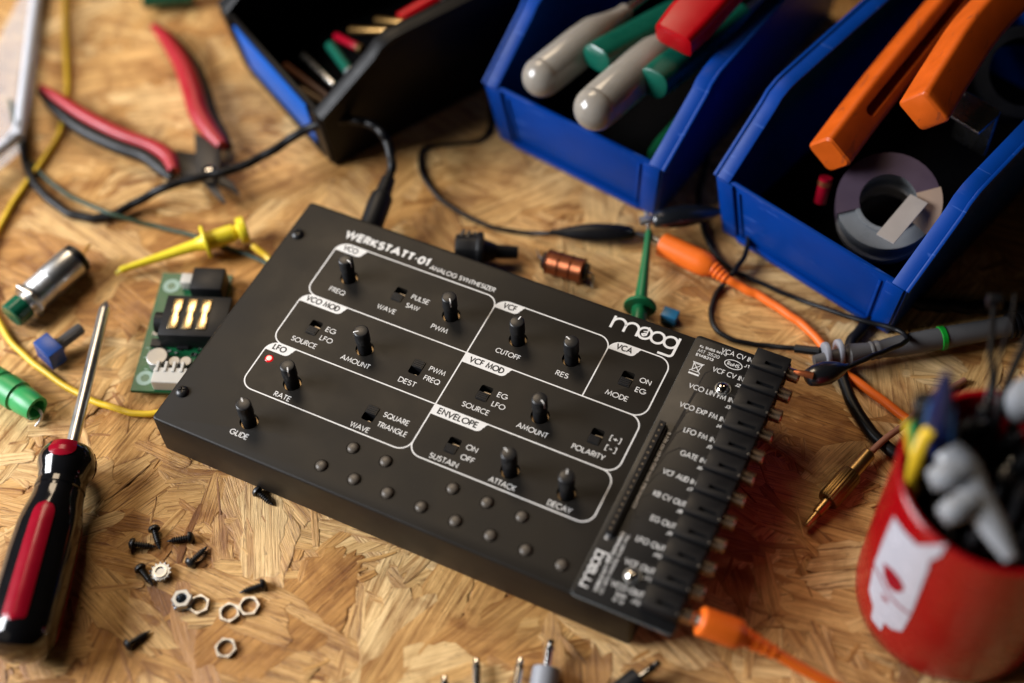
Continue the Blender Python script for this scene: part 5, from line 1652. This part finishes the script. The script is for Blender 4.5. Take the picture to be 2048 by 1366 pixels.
t = thing('cable_tie', 'black cable tie with a square head rising from the red mug', 'cable tie', (267, 62, 45))
hp = at(1989, 602, 84)
MB().tube([(268, 66, 45), at(1975, 800, 84), at(1982, 700, 86), tuple(hp)], 1.0, 10, 8, flat=0.4).build('strap', M['rubber'], t)
MB().box(hp, (4.6, 3.4, 4.0), Matrix.Rotation(0.4, 3, 'Z')).build('head', M['rubber'], t, bevel=0.3)
cab = thing('wire', 'thick black wire rising from the red mug to the right edge of the photo', 'wire', (278, 60, 50))
MB().tube([(276, 64, 45), at(1995, 830, 86), at(2018, 760, 90), at(2050, 690, 92), at(2110, 600, 94)], 1.4, 12, 8).build('core', M['rubber'], cab, smooth=60)
cab = thing('wire', 'thin black wire rising from the red mug between cable tie and thick wire', 'wire', (274, 63, 50))
MB().tube([(274, 66, 45), at(1985, 810, 86), at(1998, 720, 88), at(2022, 640, 88), at(2030, 590, 88)], 0.6, 10, 8).build('core', M['rubber'], cab, smooth=60)
cap_ = thing('bottle_cap', 'white translucent cap at the right edge behind the red mug rim', 'cap', at(2046, 800, 88))
MB().lathe([(-8, 5.5), (4, 6.0), (7, 5.4), (8, 3.0), (8.2, 0.01)], at(2052, 800, 92), (0.1, -0.3, 0.9), 28).build('shell', M['whitecool'], cap_)
# jumper plugs filling the mug
rj = random.Random(11)
first = None
for i in range(90):
    ang, rad_ = rj.uniform(0, 2 * math.pi), 24.0 * math.sqrt(rj.random())
    x, y = MC.x + 3 + rad_ * math.cos(ang), MC.y + rad_ * math.sin(ang)
    if (x - MC.x) ** 2 + (y - MC.y) ** 2 > 22 ** 2:
        continue
    z = rj.uniform(60, 83) if i > 16 else rj.uniform(50, 62)
    R = Matrix.Rotation(rj.uniform(0, 6.28), 3, 'Z') @ Matrix.Rotation(rj.uniform(-0.4, 0.4), 3, 'X') @ Matrix.Rotation(rj.uniform(-0.4, 0.4), 3, 'Y')
    if first is None:
        first = thing('jumper_plug', 'black jumper wire plug among the bundle filling the red mug', 'jumper plug', (x, y, z), R, 'black jumper wire plugs in the mug')
        MB().box((0, 0, -3), (3.2, 3.2, 15)).build('housing', M['black'], first, local=True, bevel=0.3)
        MB().lathe([(4.5, 0.5), (6.0, 0.5), (7.5, 0.35)], (0, 0, 0), (0, 0, 1), 10).build('contact_pin', M['nickel'], first, local=True)
        MB().tube([(0, 0, -10), (0.5, 1, -17), (-0.5, 1.5, -24)], 0.8, 8, 5).build('wire', M['rubber'], first, local=True)
    else:
        copy_thing(first, (x, y, z), R, first['label'])
